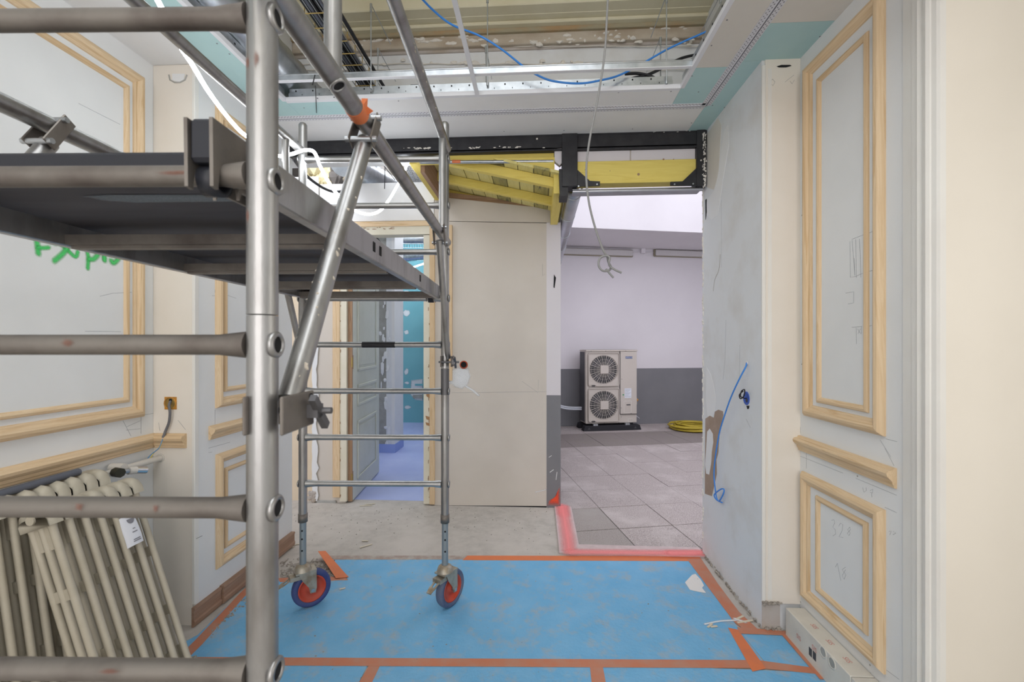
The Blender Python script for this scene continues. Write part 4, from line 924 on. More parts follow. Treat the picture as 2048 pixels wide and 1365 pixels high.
for u, v in ((1604,431),(1604,729),(1600,1180),(1601,1205),(1601,1217),(1615,1231),(1740,1331),(1741,1348),(1824,896),(1715,953)): sr.disc(pr_(u, v), (-1,0,0), 0.004, 0.001, 8)
sr.build('screw_mark', 'block_grey', wall_right)['kind'] = 'stuff'
strokes(wall_rf, lambda u, v: PY(u, v, YR - 0.009), [[(1545,158),(1541,166),(1546,172),(1550,164),(1545,158)], [(1570,164),(1588,150)], [(1580,162),(1584,168),(1589,160)]], 0.0006)
MB().prism([PY(u, v, YR - 0.009) for u, v in ((1553,133),(1563,130),(1580,130),(1583,132),(1572,135),(1558,135))], (0,-0.001,0)).build('gap', 'hole_black', wall_rf)
# pencil and spray on the left walls
pl_ = lambda u, v: PX(u, v, XL)
s3 = lambda x, y: (x*0.1465, 420 + y*0.1465)
soft_ribbon('green_spray', 'spray_green', [([pl_(*s3(*p)) for p in g_], w_*1.35) for g_, w_ in (
    (((490,330),(500,430),(512,520),(520,600)), 0.024), (((515,515),(590,520),(660,515)), 0.020), (((560,400),(650,420),(750,430),(900,520)), 0.022), (((900,520),(960,590),(1030,640),(1058,570)), 0.020), (((910,530),(840,610),(740,695)), 0.026), (((742,425),(762,430)), 0.040),
    (((1180,550),(1200,640),(1200,700),(1193,800)), 0.020), (((1210,672),(1275,670),(1335,600),(1342,520),(1310,455)), 0.026), (((1235,525),(1247,532)), 0.016), (((1412,500),(1418,600),(1420,680)), 0.020), (((1416,640),(1421,690)), 0.026), (((1560,520),(1572,600),(1600,640)), 0.022), (((1628,560),(1625,640),(1550,725),(1512,690)), 0.026), (((130,170),(240,212)), 0.024))], (1,0,0), wall_left)
strokes(wall_left, pl_, [[(200,593),(225,587),(263,585)], [(170,663),(242,664)], [(246,842),(262,873)], [(254,854),(281,842)], [(252,861),(281,858)], [(282,835),(282,868)], [(285,831),(308,827)], [(157,207),(240,249)]], 0.0008)
strokes(wall_lf, lambda u, v: PX(u, v, XF), [[(424,592),(430,592)], [(430,579),(430,586)], [(455,591),(472,597)], [(446,631),(456,632)], [(430,820),(430,850)], [(417,867+30),(460,885)], [(417,906),(424,905)]], 0.0008)
strokes(wall_lf, lambda u, v: PY(u, v, YL - 0.0085), [[(317,846),(320,862)], [(356,841),(371,860)]], 0.0007)
soft_ribbon('dirt_streak', 'scuff_dark', [([PY(405, 1072, YL-0.009), PY(393, 1078, YL-0.009)], 0.004)], (0,-1,0), wall_lf)
# chipped plaster at the top of the left return
ch = MB(); ch.tube([PY(u, v, YL - 0.009) for u, v in ((338,150),(340,160),(349,165),(360,165),(370,160),(374,150))], 0.004, 6); ch.build('chip_edge', 'block_grey', wall_lf)
MB().prism([PY(u, v, YL - 0.0085) for u, v in ((345,148),(370,148),(368,160),(358,165),(345,161))], (0,-0.002,0)).build('chipped_patch', 'filler', wall_lf)
# baseboards on the left
bb = [(0,0),(0.0,0.016),(0.012,0.020),(0.018,0.014),(0.070,0.014),(0.080,0.020),(0.098,0.018),(0.110,0.012),(0.110,0)]
def base(y0, y1, off, z1, label, nm):
    prof_ = [(t, h + off) for t, h in bb[:-1]] + [(0.110, 0.0)]; prof_[0] = (0, 0.0)
    o = moulding_run((XF, y0, z1), (XF, y1, z1), (0,0,-1), (1,0,0), prof_, False, False).build(nm, 'base_brown')
    return tag(o, label, kind=S)
ysp = PX(445, 1190, XF + 0.02).y
base(YL - 0.03, ysp, 0.0, 0.112, 'unpainted brown baseboard piece at the corner of the left return', 'baseboard_left')
base(ysp + 0.002, YE - 0.06, 0.012, 0.118, 'thicker brown baseboard piece along the far left wall', 'baseboard_left_far')
# socket box with cable on the left return
so = empty('socket_box', PY(341, 822, YL - 0.01), 'open orange socket box in the cream return on the left', 'socket box')
c = PY(341, 807, YL - 0.010); q_ = 0.037
MB().box(c.x-q_, c.x+q_, c.y-0.001, c.y+0.002, c.z-q_*0.97, c.z+q_*0.97).build('plate', 'ochre', so, bevel=0.004)
MB().lathe(c, (0,-1,0), [(0.031,0.0),(0.036,0.0),(0.036,0.006),(0.031,0.006)], 22).build('ring', 'ochre', so)
MB().disc(c + Vector((0,0.0,0)), (0,-1,0), 0.032, 0.002, 22).build('cup', 'brass', so)
MB().disc(c + Vector((0.002,0.0,0.016)), (0,-1,0), 0.010, 0.003, 12).build('knockout', 'hole_black', so)
pw = lambda u, v, dy=0.03: PY(u, v, YL - dy)
cb_ = empty('cable_end', pw(322, 930), 'grey electric cable with bare wires hanging from the orange socket box', 'cable')
MB().tube(smooth_path([pw(341,803,0.012), pw(338,812,0.03), pw(340,825,0.035), pw(338,845,0.03), pw(331,863,0.03), pw(326,876,0.045)]), 0.0068, 10).build('sheath', 'cable_grey', cb_)
MB().tube(smooth_path([pw(326,876,0.045), pw(320,895,0.06), pw(309,905,0.06), pw(303,914,0.07), pw(296,929,0.08)]), 0.0022, 6).build('yellow_wire', 'wire_yellow', cb_)
MB().tube(smooth_path([pw(326,876,0.046), pw(319,895,0.062), pw(307,906,0.065), pw(298,914,0.07), pw(291,926,0.08)]), 0.0022, 6).build('blue_wire', 'wire_blue', cb_)
# heating pipe and thermostatic valve on the left wall
xpv = XL + 0.045
a = PX(326, 915, xpv); b = PX(150, 962, xpv); b.z = a.z
hp = empty('heating_pipe', (a + b)/2, 'white heating pipe along the left wall with thermostatic valve', 'pipe')
a2 = Vector((a.x, YL - 0.008, a.z))
MB().tube([b, a2], 0.017, 14).build('pipe', 'pipe_white', hp)
MB().lathe(a2, (0,-1,0), [(0.016,0),(0.024,0),(0.024,0.004),(0.016,0.004)], 16).build('collar', 'pipe_white', hp)
vb = PX(234, 936, xpv + 0.0)
MB().tube([vb + Vector((-0.03,0,0)), vb + Vector((0.04,0,0))], 0.022, 14).build('valve_body', 'pipe_white', hp)
k0 = PX(238, 945, xpv + 0.06); 
MB().tube([k0 + Vector((-0.02,0.0,0)), k0 + Vector((0.02,-0.012,0))], 0.024, 8).build('cap_nut', 'knob_dark', hp)
k1 = PX(252, 943, xpv + 0.05); k2 = PX(272, 941, xpv + 0.06); k3 = PX(292, 941, xpv + 0.075)
MB().tube([k1 - (k2-k1)*0.6, k1 + (k2-k1)*0.4], 0.013, 12).build('valve_stem', 'galv', hp)
MB().tube([k1 + (k2-k1)*0.25, k2], 0.0185, 18).build('thermostat_head', 'pipe_white', hp)
MB().tube([k2, k3], [0.0185, 0.0188], 18).build('chrome_cap', 'chrome', hp)
soft = None
# floor skirting wood piece behind the radiators
MB().box(XL, XL + 0.02, 0.2, YL - 0.3, 0.86, 0.9) if False else None

# ------------------------------------------------------------------ cast iron radiators
def section_mesh(Hs):
    m = MB()
    for x_ in (0.022, 0.065, 0.108):
        m.tube([(x_,0,0.05),(x_,0,0.10),(x_,0,Hs-0.10),(x_,0,Hs-0.055)], [0.018,0.0135,0.0135,0.019], 10)
    return m
def make_radiator(name, loc, lean, nsec, Hs, label):
    r = empty(name, loc, label, 'radiator', 'old radiators leaning on the left wall', rot=(0, -lean, 0))
    secm = None
    for i in range(nsec):
        y_ = -i * 0.06
        if secm is None:
            m = section_mesh(Hs)
            # headers with rounded crown
            for z0_, z1_ in ((0.012, 0.075), (Hs-0.085, Hs)):
                prof_ = []
                for k in range(9):
                    t = math.pi*k/8; prof_.append((0.065 - 0.062*math.cos(t) if False else 0, 0))
                pts = []
                top = z1_ > Hs - 0.01
                s_ = 1 if top else -1
                zb_ = z0_ if top else z1_; R_ = 0.032
                xs_ = [0.0, 0.0, 0.008, 0.022, 0.044, 0.086, 0.108, 0.122, 0.13, 0.13]
                hz = [0.0, 0.045, 0.062, 0.071, 0.075, 0.075, 0.071, 0.062, 0.045, 0.0]
                hz = [h_*(z1_-z0_)/0.075 for h_ in hz]
                # loft across y: narrow - full - narrow
                ring = []
                for yy, sc_ in ((-0.0265, 0.55), (-0.021, 0.86), (0.0, 1.0), (0.021, 0.86), (0.0265, 0.55)):
                    ring.append([(0.065 + (x_-0.065)*(0.94 + 0.06*sc_), yy, zb_ + s_*h_*sc_) for x_, h_ in zip(xs_, hz)])
                vs = [p for rr_ in ring for p in rr_]; n_ = len(xs_); fs = []
                for q in range(4):
                    for k in range(n_-1): fs.append((q*n_+k, q*n_+k+1, (q+1)*n_+k+1, (q+1)*n_+k) if top else (q*n_+k, (q+1)*n_+k, (q+1)*n_+k+1, q*n_+k+1))
                fs.append(tuple(range(n_))); fs.append(tuple(reversed(range(4*n_, 5*n_))))
                fs += [((q+1)*n_, q*n_, q*n_+n_-1, (q+1)*n_+n_-1)[::(1 if top else -1)] for q in range(4)]
                m.add(vs, fs, 0, True)
            # bridges between the columns
            for z_ in (Hs*0.34, Hs*0.63): m.box(0.02, 0.11, -0.007, 0.007, z_-0.022, z_+0.022)
            m.box(0.03, 0.10, -0.005, 0.005, 0.07, 0.16); m.box(0.03, 0.10, -0.005, 0.005, Hs-0.18, Hs-0.07)
            # connecting nipples
            o = m.build('section', 'rad_cream', r, local=True); secm = o.data
        else:
            o = bpy.data.objects.new('section', secm); COL.objects.link(o); o.parent = r
        o.location = (0, y_, 0)
    for z_ in (0.045, Hs-0.045): MB().tube([(0.065, 0.034, z_), (0.065, -0.06*(nsec-1)-0.034, z_)], 0.018, 10).build('hub', 'rad_cream', r, local=True)
    return r
HR = 0.985
rf = make_radiator('cast_iron_radiator', (-1.724, 1.985, 0.004), math.radians(18.6), 7, HR, 'cream cast iron radiator in front with a paper tag between its columns')
rb_ = make_radiator('cast_iron_radiator', (-2.045, 1.985, 0.004), math.radians(8.8), 20, 1.0, 'longer cream cast iron radiator behind, leaning steeply on the left wall')
# paper tag hooked on the front radiator (local to it)
tagm = MB(); 
for k in range(6):
    pass
yt = -0.06*1.5
tg = MB(); zt0 = HR - 0.30; n_ = 6
vs = [];
for k in range(n_+1):
    t = k/n_; zq = zt0 + 0.135*(1-t); xq_ = 0.132 + 0.010*math.sin(t*2.2)
    vs += [(xq_, yt-0.028, zq), (xq_, yt+0.028, zq), (xq_-0.02, yt-0.034, zq - 0.004), ]
fs = []
for k in range(n_): fs += [(3*k, 3*k+3, 3*k+4, 3*k+1), (3*k+2, 3*k+5, 3*k+3, 3*k)]
tg.add(vs, fs, 0, True)
tgo = empty('paper_tag', (0,0,0), 'small white printed paper tag clipped to the front radiator', 'tag')
Mx = Matrix.Translation((-1.724, 1.985, 0.004)) @ Matrix.Rotation(-math.radians(18.6), 4, 'Y')
tgo.location = Mx @ Vector((0.13, yt, zt0)); tgo['_w'] = tuple(tgo.location)
def xf(mb): mb.v = [Mx @ p for p in mb.v]; return mb
xf(tg).build('card', 'label_white', tgo)
e1 = MB(); e1.prism([(0.1395, yt + 0.018*math.cos(a_), zt0 + 0.118 + 0.022*math.sin(a_)) for a_ in [math.pi + math.pi*k/8 for k in range(9)]], (0.0008,0,0)); xf(e1).build('emblem', 'print_grey', tgo)
e1 = MB()
for k, (wq, zq) in enumerate(((0.006,0.070),(0.012,0.055),(0.016,0.022),(0.018,0.014))): e1.box(0.1435, 0.1443, yt-wq, yt+wq, zt0+zq, zt0+zq+0.004)
xf(e1).build('print_line', 'print_grey', tgo)
# ribbed conduit lying on the rear radiator
ca_, cb2 = PX(158, 944, -2.115), PX(-60, 1003, -2.115); cb2.z = ca_.z - 0.004
nn = 110; rr2 = [0.0165 if k % 2 else 0.0145 for k in range(nn)]
tag(MB().tube([ca_ + (cb2-ca_)*(k/(nn-1)) for k in range(nn)], rr2, 12).build('ribbed_conduit', 'conduit_slate'), 'dark grey ribbed conduit lying across the top of the rear radiator', 'conduit')

# ------------------------------------------------------------------ scaffold tower
SN = (-0.428, 0.755); SF = (-0.404, 2.653)         # near and far right post in camera axes
dv = Vector((SF[0]-SN[0], SF[1]-SN[1])); LT = dv.length; dv.normalize(); rv = Vector((dv.y, -dv.x))
def T(lx, ly, z): p = Vector(SN) + rv*lx + dv*ly; return C(p.x, p.y, z)
WT = 0.862
base0 = T(-WT/2, LT/2, 0.0)
sc_ = empty('scaffold_tower', base0, 'mobile aluminium scaffold tower with platform and blue-tyred casters', 'scaffold')
RX = (T(1,0,0) - T(0,0,0)); RY = (T(0,1,0) - T(0,0,0)); RZ = Vector((0,0,1))
rp_ = 0.0245; rungs = [0.76 + 0.28*k for k in range(8)]
for ly in (0.0, LT):
    for lx in (0.0, -WT):
        far = ly > 0
        ztop = 2.94; zj = PD(890, 737, 2.653).z if far else PD(525, 630, 0.755).z
        MB().tube([T(lx,ly,0.53), T(lx,ly,zj-0.002)], rp_, 20).build('post', 'alu', sc_)
        MB().tube([T(lx,ly,zj), T(lx,ly,ztop-0.03), T(lx,ly,ztop-0.01), T(lx,ly,ztop)], [rp_, rp_, rp_, rp_*0.75], 20).build('post', 'alu', sc_)
        MB().tube([T(lx,ly,0.25), T(lx,ly,0.55)], 0.0195, 16).build('adjustable_leg', 'leg_blue', sc_)
        MB().lathe(T(lx,ly,0.528), RZ, [(0.020,0),(0.027,0),(0.027,0.05),(0.020,0.05)], 18).build('collar', 'alu_dirty', sc_)
        hm = MB()
        for z_ in (0.36, 0.43, 0.48): hm.disc(T(lx + 0.004, ly, z_) - RY*0.0188, -RY, 0.0055, 0.0015, 10)
        hm.build('pin_hole', 'hole_black', sc_)
        for z_ in rungs:
            s_ = 1 if lx == 0.0 else -1
            MB().lathe(T(lx + s_*0.020, ly, z_), RX*s_, [(0.0145,0.0),(0.0235,0.0),(0.0225,0.006),(0.019,0.0085),(0.0145,0.0085)], 20).build('rung_collar', 'alu', sc_)
            MB().disc(T(lx + s_*0.0215, ly, z_), RX*s_, 0.0155, 0.0035, 18).build('rung_bore', 'hole_black', sc_)
    for z_ in [q_ + (0.010 if (ly == 0 and abs(q_ - 1.88) < 0.01) else 0) for q_ in rungs]:
        xs_ = [-0.022, -0.04, -0.075, -WT+0.075, -WT+0.04, -WT+0.022]
        MB().tube([T(x_, ly, z_) for x_ in xs_], [0.0235, 0.0215, 0.0175, 0.0175, 0.0215, 0.0235], 16).build('rung', 'alu_dirty' if ly == 0 else 'alu_clean', sc_)
# black smear of paint on one far rung and post
MB().tube([T(-0.50, LT, 1.60), T(-0.30, LT, 1.60)], 0.0178, 16).build('black_paint', 'black_steel', sc_)
MB().tube([T(0, LT, PD(890, 790, 2.653).z), T(0, LT, PD(890, 738, 2.653).z)], rp_ + 0.0004, 20).build('black_paint', 'steel_dark', sc_)
# casters
def caster(lx, ly, ang, tyre):
    P = T(lx, ly, 0.0); wv = (RX*math.cos(ang) + RY*math.sin(ang)); ax = wv.cross(RZ)          # wheel plane direction, axle
    m = MB(); m.tube([P + RZ*0.275, P + RZ*0.265, P + RZ*0.255, P + RZ*0.245, P + RZ*0.236], [0.022, 0.040, 0.044, 0.047, 0.050], 22)
    m.obox(P + wv*0.012 + RZ*0.232, wv, ax, RZ, 0.058, 0.042, 0.005)
    hubp = P + wv*0.048 + RZ*0.115
    for s_ in (-1, 1):
        o_ = ax*s_*0.036
        m.prism([P + wv*-0.03 + RZ*0.232 + o_, P + wv*0.068 + RZ*0.232 + o_, hubp + wv*0.022 + RZ*0.01 + o_, hubp + wv*0.016 - RZ*0.018 + o_, hubp - wv*0.014 - RZ*0.016 + o_, hubp - wv*0.022 + RZ*0.02 + o_, P + wv*-0.01 + RZ*0.185 + o_], ax*s_*0.004)
    cst = m.build('caster', 'caster_steel', sc_)
    R = 0.112; wd = 0.026
    MB().lathe(hubp, ax, [(0.078,-wd*0.8),(R*0.88,-wd),(R*0.97,-wd*0.75),(R,-wd*0.25),(R,wd*0.25),(R*0.97,wd*0.75),(R*0.88,wd),(0.078,wd*0.8)], 36).build('tyre', tyre, cst)
    MB().lathe(hubp, ax, [(0.006,-0.020),(0.024,-0.022),(0.028,-0.008),(0.066,-0.007),(0.072,-0.022),(0.080,-0.022),(0.080,0.022),(0.072,0.022),(0.066,0.007),(0.028,0.008),(0.024,0.022),(0.006,0.020)], 36).build('wheel_rim', 'rim_red', cst)
    MB().tube([hubp - ax*0.045, hubp + ax*0.045], 0.011, 12).build('axle_bolt', 'galv', cst)
    b_ = MB(); f0 = P - wv*0.03 + RZ*0.205
    b_.obox(f0, wv, ax, RZ, 0.045, 0.03, 0.012)
    for s_ in (-1, 1): b_.beam(f0 - wv*0.03 + ax*s_*0.016, f0 - wv*0.085 + ax*s_*0.013 - RZ*0.028, 0.012, 0.005)
    b_.prism([f0 - wv*0.078 + ax*0.022 - RZ*0.024, f0 - wv*0.078 - ax*0.022 - RZ*0.024, f0 - wv*0.112 - ax*0.016 - RZ*0.042, f0 - wv*0.112 + ax*0.016 - RZ*0.042], RZ*0.005)
    b_.build('brake_pedal', 'caster_steel', cst)
caster(-WT, LT, math.radians(38), 'tyre_blue'); caster(0.0, LT, math.radians(58), 'tyre_grey')
caster(-WT, 0.0, math.radians(200), 'tyre_blue'); caster(0.0, 0.0, math.radians(140), 'tyre_grey')
# platform
zp0, zp1 = 1.872, 1.950; pxr, pxl = -0.038, -WT + 0.045; pa, pb = 0.055, LT - 0.045
plat = MB().box(0,0.001,0,0.001,0,0.001)
dk = MB(); 
def tbox(mb, x0, x1, y0, y1, z0_, z1_, m=0): return mb.obox((T(x0,y0,z0_) + T(x1,y1,z1_))/2, RX, RY, RZ, abs(x1-x0)/2, abs(y1-y0)/2, abs(z1_-z0_)/2, m)
tbox(dk, pxl + 0.012, pxr - 0.012, pa + 0.03, pb - 0.01, zp1 - 0.018, zp1 - 0.004)
plat = dk.build('platform', 'deck_under', sc_)
tbox(MB(), pxl + 0.012, pxr - 0.012, pa + 0.03, pb - 0.01, zp1 - 0.004, zp1 - 0.001).build('deck_surface', 'deck_top', plat)
for x_ in (pxl, pxr):
    sr_ = tbox(MB(), x_ - 0.014, x_ + 0.014, pa, pb, zp0, zp1).build('side_rail', 'alu', plat, bevel=0.003)
s_ = MB()
for d_, dv_ in ((0.66,0),(0.725,0),(1.33,0)):
    c_ = T(pxr + 0.0145, d_, (zp0+zp1)/2 + 0.004); s_.obox(c_, RX, RY, RZ, 0.001, 0.011, 0.016)
s_.build('rail_slot', 'hole_black', plat, bevel=0.004)
for d_ in (0.47, 0.90, 1.36, 1.76):
    m = MB(); tbox(m, pxl + 0.014, pxr - 0.014, d_ - 0.03, d_ + 0.03, zp0 + 0.004, zp0 + 0.03); tbox(m, pxl + 0.014, pxr - 0.014, d_ - 0.012, d_ + 0.012, zp0 - 0.004, zp0 + 0.008); m.build('cross_member', 'alu_dirty', plat)
m = MB(); tbox(m, pxl, pxr - 0.06, pa - 0.005, pa + 0.04, zp1 - 0.035, zp1 + 0.006); m.build('end_bar', 'black_plastic', plat, bevel=0.006)
soft_patch('worn_strip', 'scuff_deck', [T(x_, y_, zp1 - 0.0185) for x_, y_ in ((pxl+0.28,0.215),(pxl+0.35,0.205),(pxr-0.02,0.21),(pxr-0.02,0.255),(pxl+0.36,0.262),(pxl+0.30,0.245))], (0,0,-1), plat, 0.0015, 0.85)
soft_ribbon('scratch', 'scuff_deck', [([T(pxr-0.03,0.22,zp1-0.0185), T(pxr-0.07,0.27,zp1-0.0185), T(pxr-0.05,0.33,zp1-0.0185)], 0.012), ([T(pxr-0.02,0.36,zp1-0.0185), T(pxr-0.06,0.40,zp1-0.0185)], 0.02)], (0,0,-1), plat)
for x_, inn in ((-0.060, -1), (-WT + 0.060, 1)):
    for y_, sg in ((0.0, 1), (LT, -1)):
        o0 = T(x_, y_, 1.88)
        pts = [(-0.036,-0.020),(-0.038,0.092),(0.085,0.092),(0.125,0.060),(0.13,-0.004),(0.040,-0.006),(0.032,-0.022),(0.026,0.012),(0.0,0.025),(-0.020,0.014),(-0.024,-0.022)]
        for so_ in (0.0, 0.042): MB().prism([o0 + RX*inn*so_ + RY*sg*a_ + RZ*b_ for a_, b_ in pts], RX*inn*0.006).build('hook', 'alu_dirty', plat)
        MB().obox(o0 + RX*inn*0.022 - RY*sg*0.012 + RZ*0.058, RX, RY, RZ, 0.021, 0.022, 0.036).build('wind_lock', 'black_plastic', plat, bevel=0.006)
        MB().lathe(o0 + RX*inn*0.008, RX*inn, [(0.0178,0.0),(0.026,0.0),(0.026,0.03),(0.0178,0.03)], 20).build('hook_liner', 'black_plastic', plat)
# guard rails on both sides
def guard(lx):
    zl, zu = 2.21, 2.768; lo_ = (SF[0]-SN[0])*0; g_r = 0.024
    off = 0.018 if lx == 0 else -0.0
    xg = lx + off
    g0 = MB().tube([T(xg, -0.10, zl), T(xg, LT - 0.03, zl)], g_r, 18)
    g_ = g0.build('guardrail', 'alu', sc_)
    MB().tube([T(xg, -0.10, zu), T(xg, LT - 0.03, zu)], g_r, 18).build('top_rail', 'alu', g_)
    for d_ in (0.245, LT - 0.20): MB().tube([T(xg, d_, zl), T(xg, d_, zu)], 0.0195, 16).build('upright', 'alu', g_)
    ends = ((0.455, 2.16, 0.055, 1.50), (LT - 0.30, 2.16, LT - 0.005, 1.52))
    for i_, (d0, z0_, d1, z1_) in enumerate(ends):
        MB().tube([T(xg, d0, z0_), T(xg, d1, z1_)], 0.0215 if i_ == 0 else 0.0175, 16).build('brace', 'alu', g_)
        dd = (T(xg,d1,z1_) - T(xg,d0,z0_)).normalized()
        for s_2 in (-1, 1):
            c_ = T(xg + s_2*0.029, d0, zl - 0.02); MB().obox(c_, RX, dd, RX.cross(dd), 0.0025, 0.056, 0.019).build('coupler_plate', 'alu_dirty', g_, bevel=0.002)
        for dz in (0.018, -0.058): MB().tube([T(xg - 0.042, d0 + dd.dot(RY)*(-dz)*1.0, zl + dz), T(xg + 0.042, d0 + dd.dot(RY)*(-dz), zl + dz)], 0.008, 8).build('coupler_bolt', 'galv', g_)
        # clamp at the lower end with wing nut
        zc_ = z1_ - 0.018; yy = 0.0 if i_ == 0 else LT
        sgn = 1 if i_ == 0 else -1
        m = MB()
        for s_2 in (-1, 1): m.obox(T(xg + s_2*0.031, yy + sgn*0.024, zc_), RX, RY, RZ, 0.003, 0.056, 0.032)
        m.build('clamp', 'alu_dirty', g_, bevel=0.002)
        m = MB(); c_ = T(xg, yy + sgn*0.062, zc_ - 0.004); m.tube([c_ - RX*0.045, c_ + RX*0.075], 0.006, 8)
        m.obox(c_ + RX*0.044, RX, RY, RZ, 0.010, 0.012, 0.012); m.obox(c_ + RX*0.052 + RZ*0.014 - RY*0.014, RX, RY - RZ, RY + RZ, 0.006, 0.018, 0.007); m.obox(c_ + RX*0.052 - RZ*0.02 + RY*0.014, RX, RY - RZ, RY + RZ, 0.006, 0.018, 0.007)
        m.build('wing_nut', 'steel_dark', g_)
        MB().disc(T(xg + 0.034, yy + sgn*0.065, zc_ + 0.022), RX, 0.006, 0.002, 10).build('clamp_hole', 'hole_black', g_)
    for d_ in ((0.265,) if lx == 0 else ()): 
        MB().lathe(T(xg + 0.011, d_ - 0.02, zl - 0.018), RX - RZ*1.6, [(0.013,0.0),(0.019,0.0),(0.018,0.006),(0.013,0.006)], 16).build('sleeve_rim', 'alu', g_)
        MB().disc(T(xg + 0.0115, d_ - 0.02, zl - 0.0188), RX - RZ*1.6, 0.014, 0.003, 16).build('sleeve_bore', 'hole_black', g_)
    return g_
gR = guard(0.0); gL = guard(-WT)
# orange tape round the right guard rail with torn flaps
u0, u1 = T(0.018, 0.372, 2.21), T(0.018, 0.415, 2.21)
MB().tube([u0, u1], 0.0252, 18).build('orange_tape', 'tape_bright', gR)
m = MB(); m.prism([u0 + RX*0.02 + RZ*0.02, u0 + RX*0.032 + RZ*0.026 + RY*0.012, u0 + RX*0.028 + RZ*0.01 + RY*0.02, u0 + RX*0.040 + RZ*0.004 + RY*0.03, u0 + RX*0.024 - RZ*0.004 + RY*0.035, u0 + RX*0.022], RZ*0.0015); m.build('tape_flap', 'tape_bright', gR)
# plaster splashes on the right brace and rails
sp = MB(); rs = random.Random(17)
for i in range(46):
    t = rs.random(); a_, b_ = T(0.018, 0.455, 2.16), T(0.018, 0.055, 1.50); ang = rs.uniform(-2.4, -0.2)
    p = a_ + (b_-a_)*t + RX*0.0205*math.cos(ang)*rs.choice((1,1,-1)) - RY*0.0205*abs(math.sin(ang)); s0 = rs.choice((0.002,0.003,0.003,0.005)); lump(sp, p, s0*1.2, s0*0.8, s0*rs.uniform(1,1.8), rs)
for i in range(40):
    t = rs.random(); p = T(0.018, 0.9 + t*0.75, 2.768) + RX*0.022*rs.uniform(-0.6,1) - RZ*0.022*rs.uniform(0.3,0.8); s0 = rs.uniform(0.003,0.007); lump(sp, p, s0*0.7, s0*2, s0*0.6, rs)
sp.build('plaster_splash', 'plaster_drip', gR)['kind'] = 'stuff'
# ------------------------------------------------------------------ old doorway in the corridor
YD = YP
dr1 = empty('door_1', (py(770, 1005).x, YP, 0), 'old painted door frame with pine casing at the end of the corridor', None, kind=S)
def pbox(u0, u1, v0, v1, y0, y1, name, mat, bevel=0.002):
    a, b = py((u0), (v0+v1)/2, y0), py(u1, (v0+v1)/2, y0); um = (u0+u1)/2
    return MB().box(a.x, b.x, y0, y1, max(0.0, py(um, v1, y0).z), py(um, v0, y0).z).build(name, mat, dr1, bevel=bevel)
pbox(679, 693, 470.5, 1004, YP - 0.012, YP + 0.11, 'jamb', 'frame_cream')
pbox(847, 859, 470.5, 1009, YP - 0.012, YP + 0.11, 'jamb', 'frame_cream')
pbox(679, 859, 452, 470, YP - 0.012, YP + 0.11, 'head', 'frame_cream')
pbox(665, 679, 452, 996, YP - 0.022, YP + 0.012, 'casing', 'pine_z')
pbox(859, 869, 452, 1010, YP - 0.022, YP + 0.012, 'casing', 'pine_z')
pbox(665, 869, 443, 453, YP - 0.022, YP + 0.012, 'casing_head', 'pine_x')
pbox(896, 904, 450, 762, YP - 0.022, YP - 0.0, 'casing', 'pine_z')
for vv, h in ((790, 14), (850, 5), (838, 6)):
    MB().prism([py(u, v, YP - 0.013) for u, v in ((851, vv-h), (859, vv-h*0.6), (859, vv+h*0.5), (853, vv+h*0.2))], (0,-0.002,0)).build('bare_wood', 'pine_dark_z', dr1)
pz = MB(); rz_ = random.Random(31)
for i in range(40):
    u = rz_.choice((857.5, 680.5)); p = py(u + rz_.uniform(-1,1), rz_.uniform(560, 1000), YP - 0.013); lump(pz, p, 0.004, 0.002, rz_.uniform(0.006,0.03), rz_)
for i in range(14): lump(pz, py(rz_.uniform(720, 785), 457 + rz_.uniform(-2,2), YP - 0.013), rz_.uniform(0.008,0.03), 0.002, 0.004, rz_)
pz.build('peeling_paint', 'oldwood_z', dr1)['kind'] = 'stuff'
# open door leaf
h0_ = C((700.5-1024)/FPX*4.46, 4.46, 0); h1_ = C((755-1024)/FPX*5.5, 5.5, 0); dl = (h1_-h0_); Ld = dl.length; dl.normalize(); dn = Vector((dl.y, -dl.x, 0))   # dn faces the camera side
lf = empty('door_leaf', h0_, 'pale panelled old door standing open into the far room', 'door'); hd = 2.55
def dbox(a0, a1, n0, n1, z0_, z1_, name, mat, bevel=0.0, parent=None):
    c_ = h0_ + dl*((a0+a1)/2) + dn*((n0+n1)/2) + Vector((0,0,(z0_+z1_)/2))
    return MB().obox(c_, dl, dn, Vector((0,0,1)), (a1-a0)/2, abs(n1-n0)/2, (z1_-z0_)/2).build(name, mat, parent or lf, bevel=bevel)
dbox(0, Ld, -0.02, 0.02, 0.012, hd, 'slab', 'door_paint', 0.002)
dbox(-0.004, 0.012, -0.021, 0.021, 0.012, hd, 'hinge_edge', 'oldwood_z')
for z0_, z1_ in ((0.18, 0.80), (0.95, 1.18), (1.32, 2.42)):
    for k in range(1):
        a0, a1 = 0.16, Ld - 0.14
        for (b0, b1, c0_, c1_) in ((a0, a1, z0_, z0_+0.035), (a0, a1, z1_-0.035, z1_), (a0, a0+0.035, z0_, z1_), (a1-0.035, a1, z0_, z1_)): dbox(b0, b1, 0.018, 0.032, c0_, c1_, 'panel_bead', 'door_paint', 0.008)
        dbox(a0+0.06, a1-0.06, 0.018, 0.027, z0_+0.06, z1_-0.06, 'panel_field', 'door_paint', 0.008)
for zc_ in (PD(700, 725, 4.46).z, PD(700, 958, 4.46).z):
    MB().tube([h0_ - dl*0.008 + dn*0.02 + Vector((0,0,zc_-0.05)), h0_ - dl*0.008 + dn*0.02 + Vector((0,0,zc_+0.05))], 0.008, 8).build('hinge', 'brass', lf)
    dbox(0.0, 0.03, 0.019, 0.022, zc_-0.07, zc_+0.07, 'hinge_leaf', 'oldwood_z')
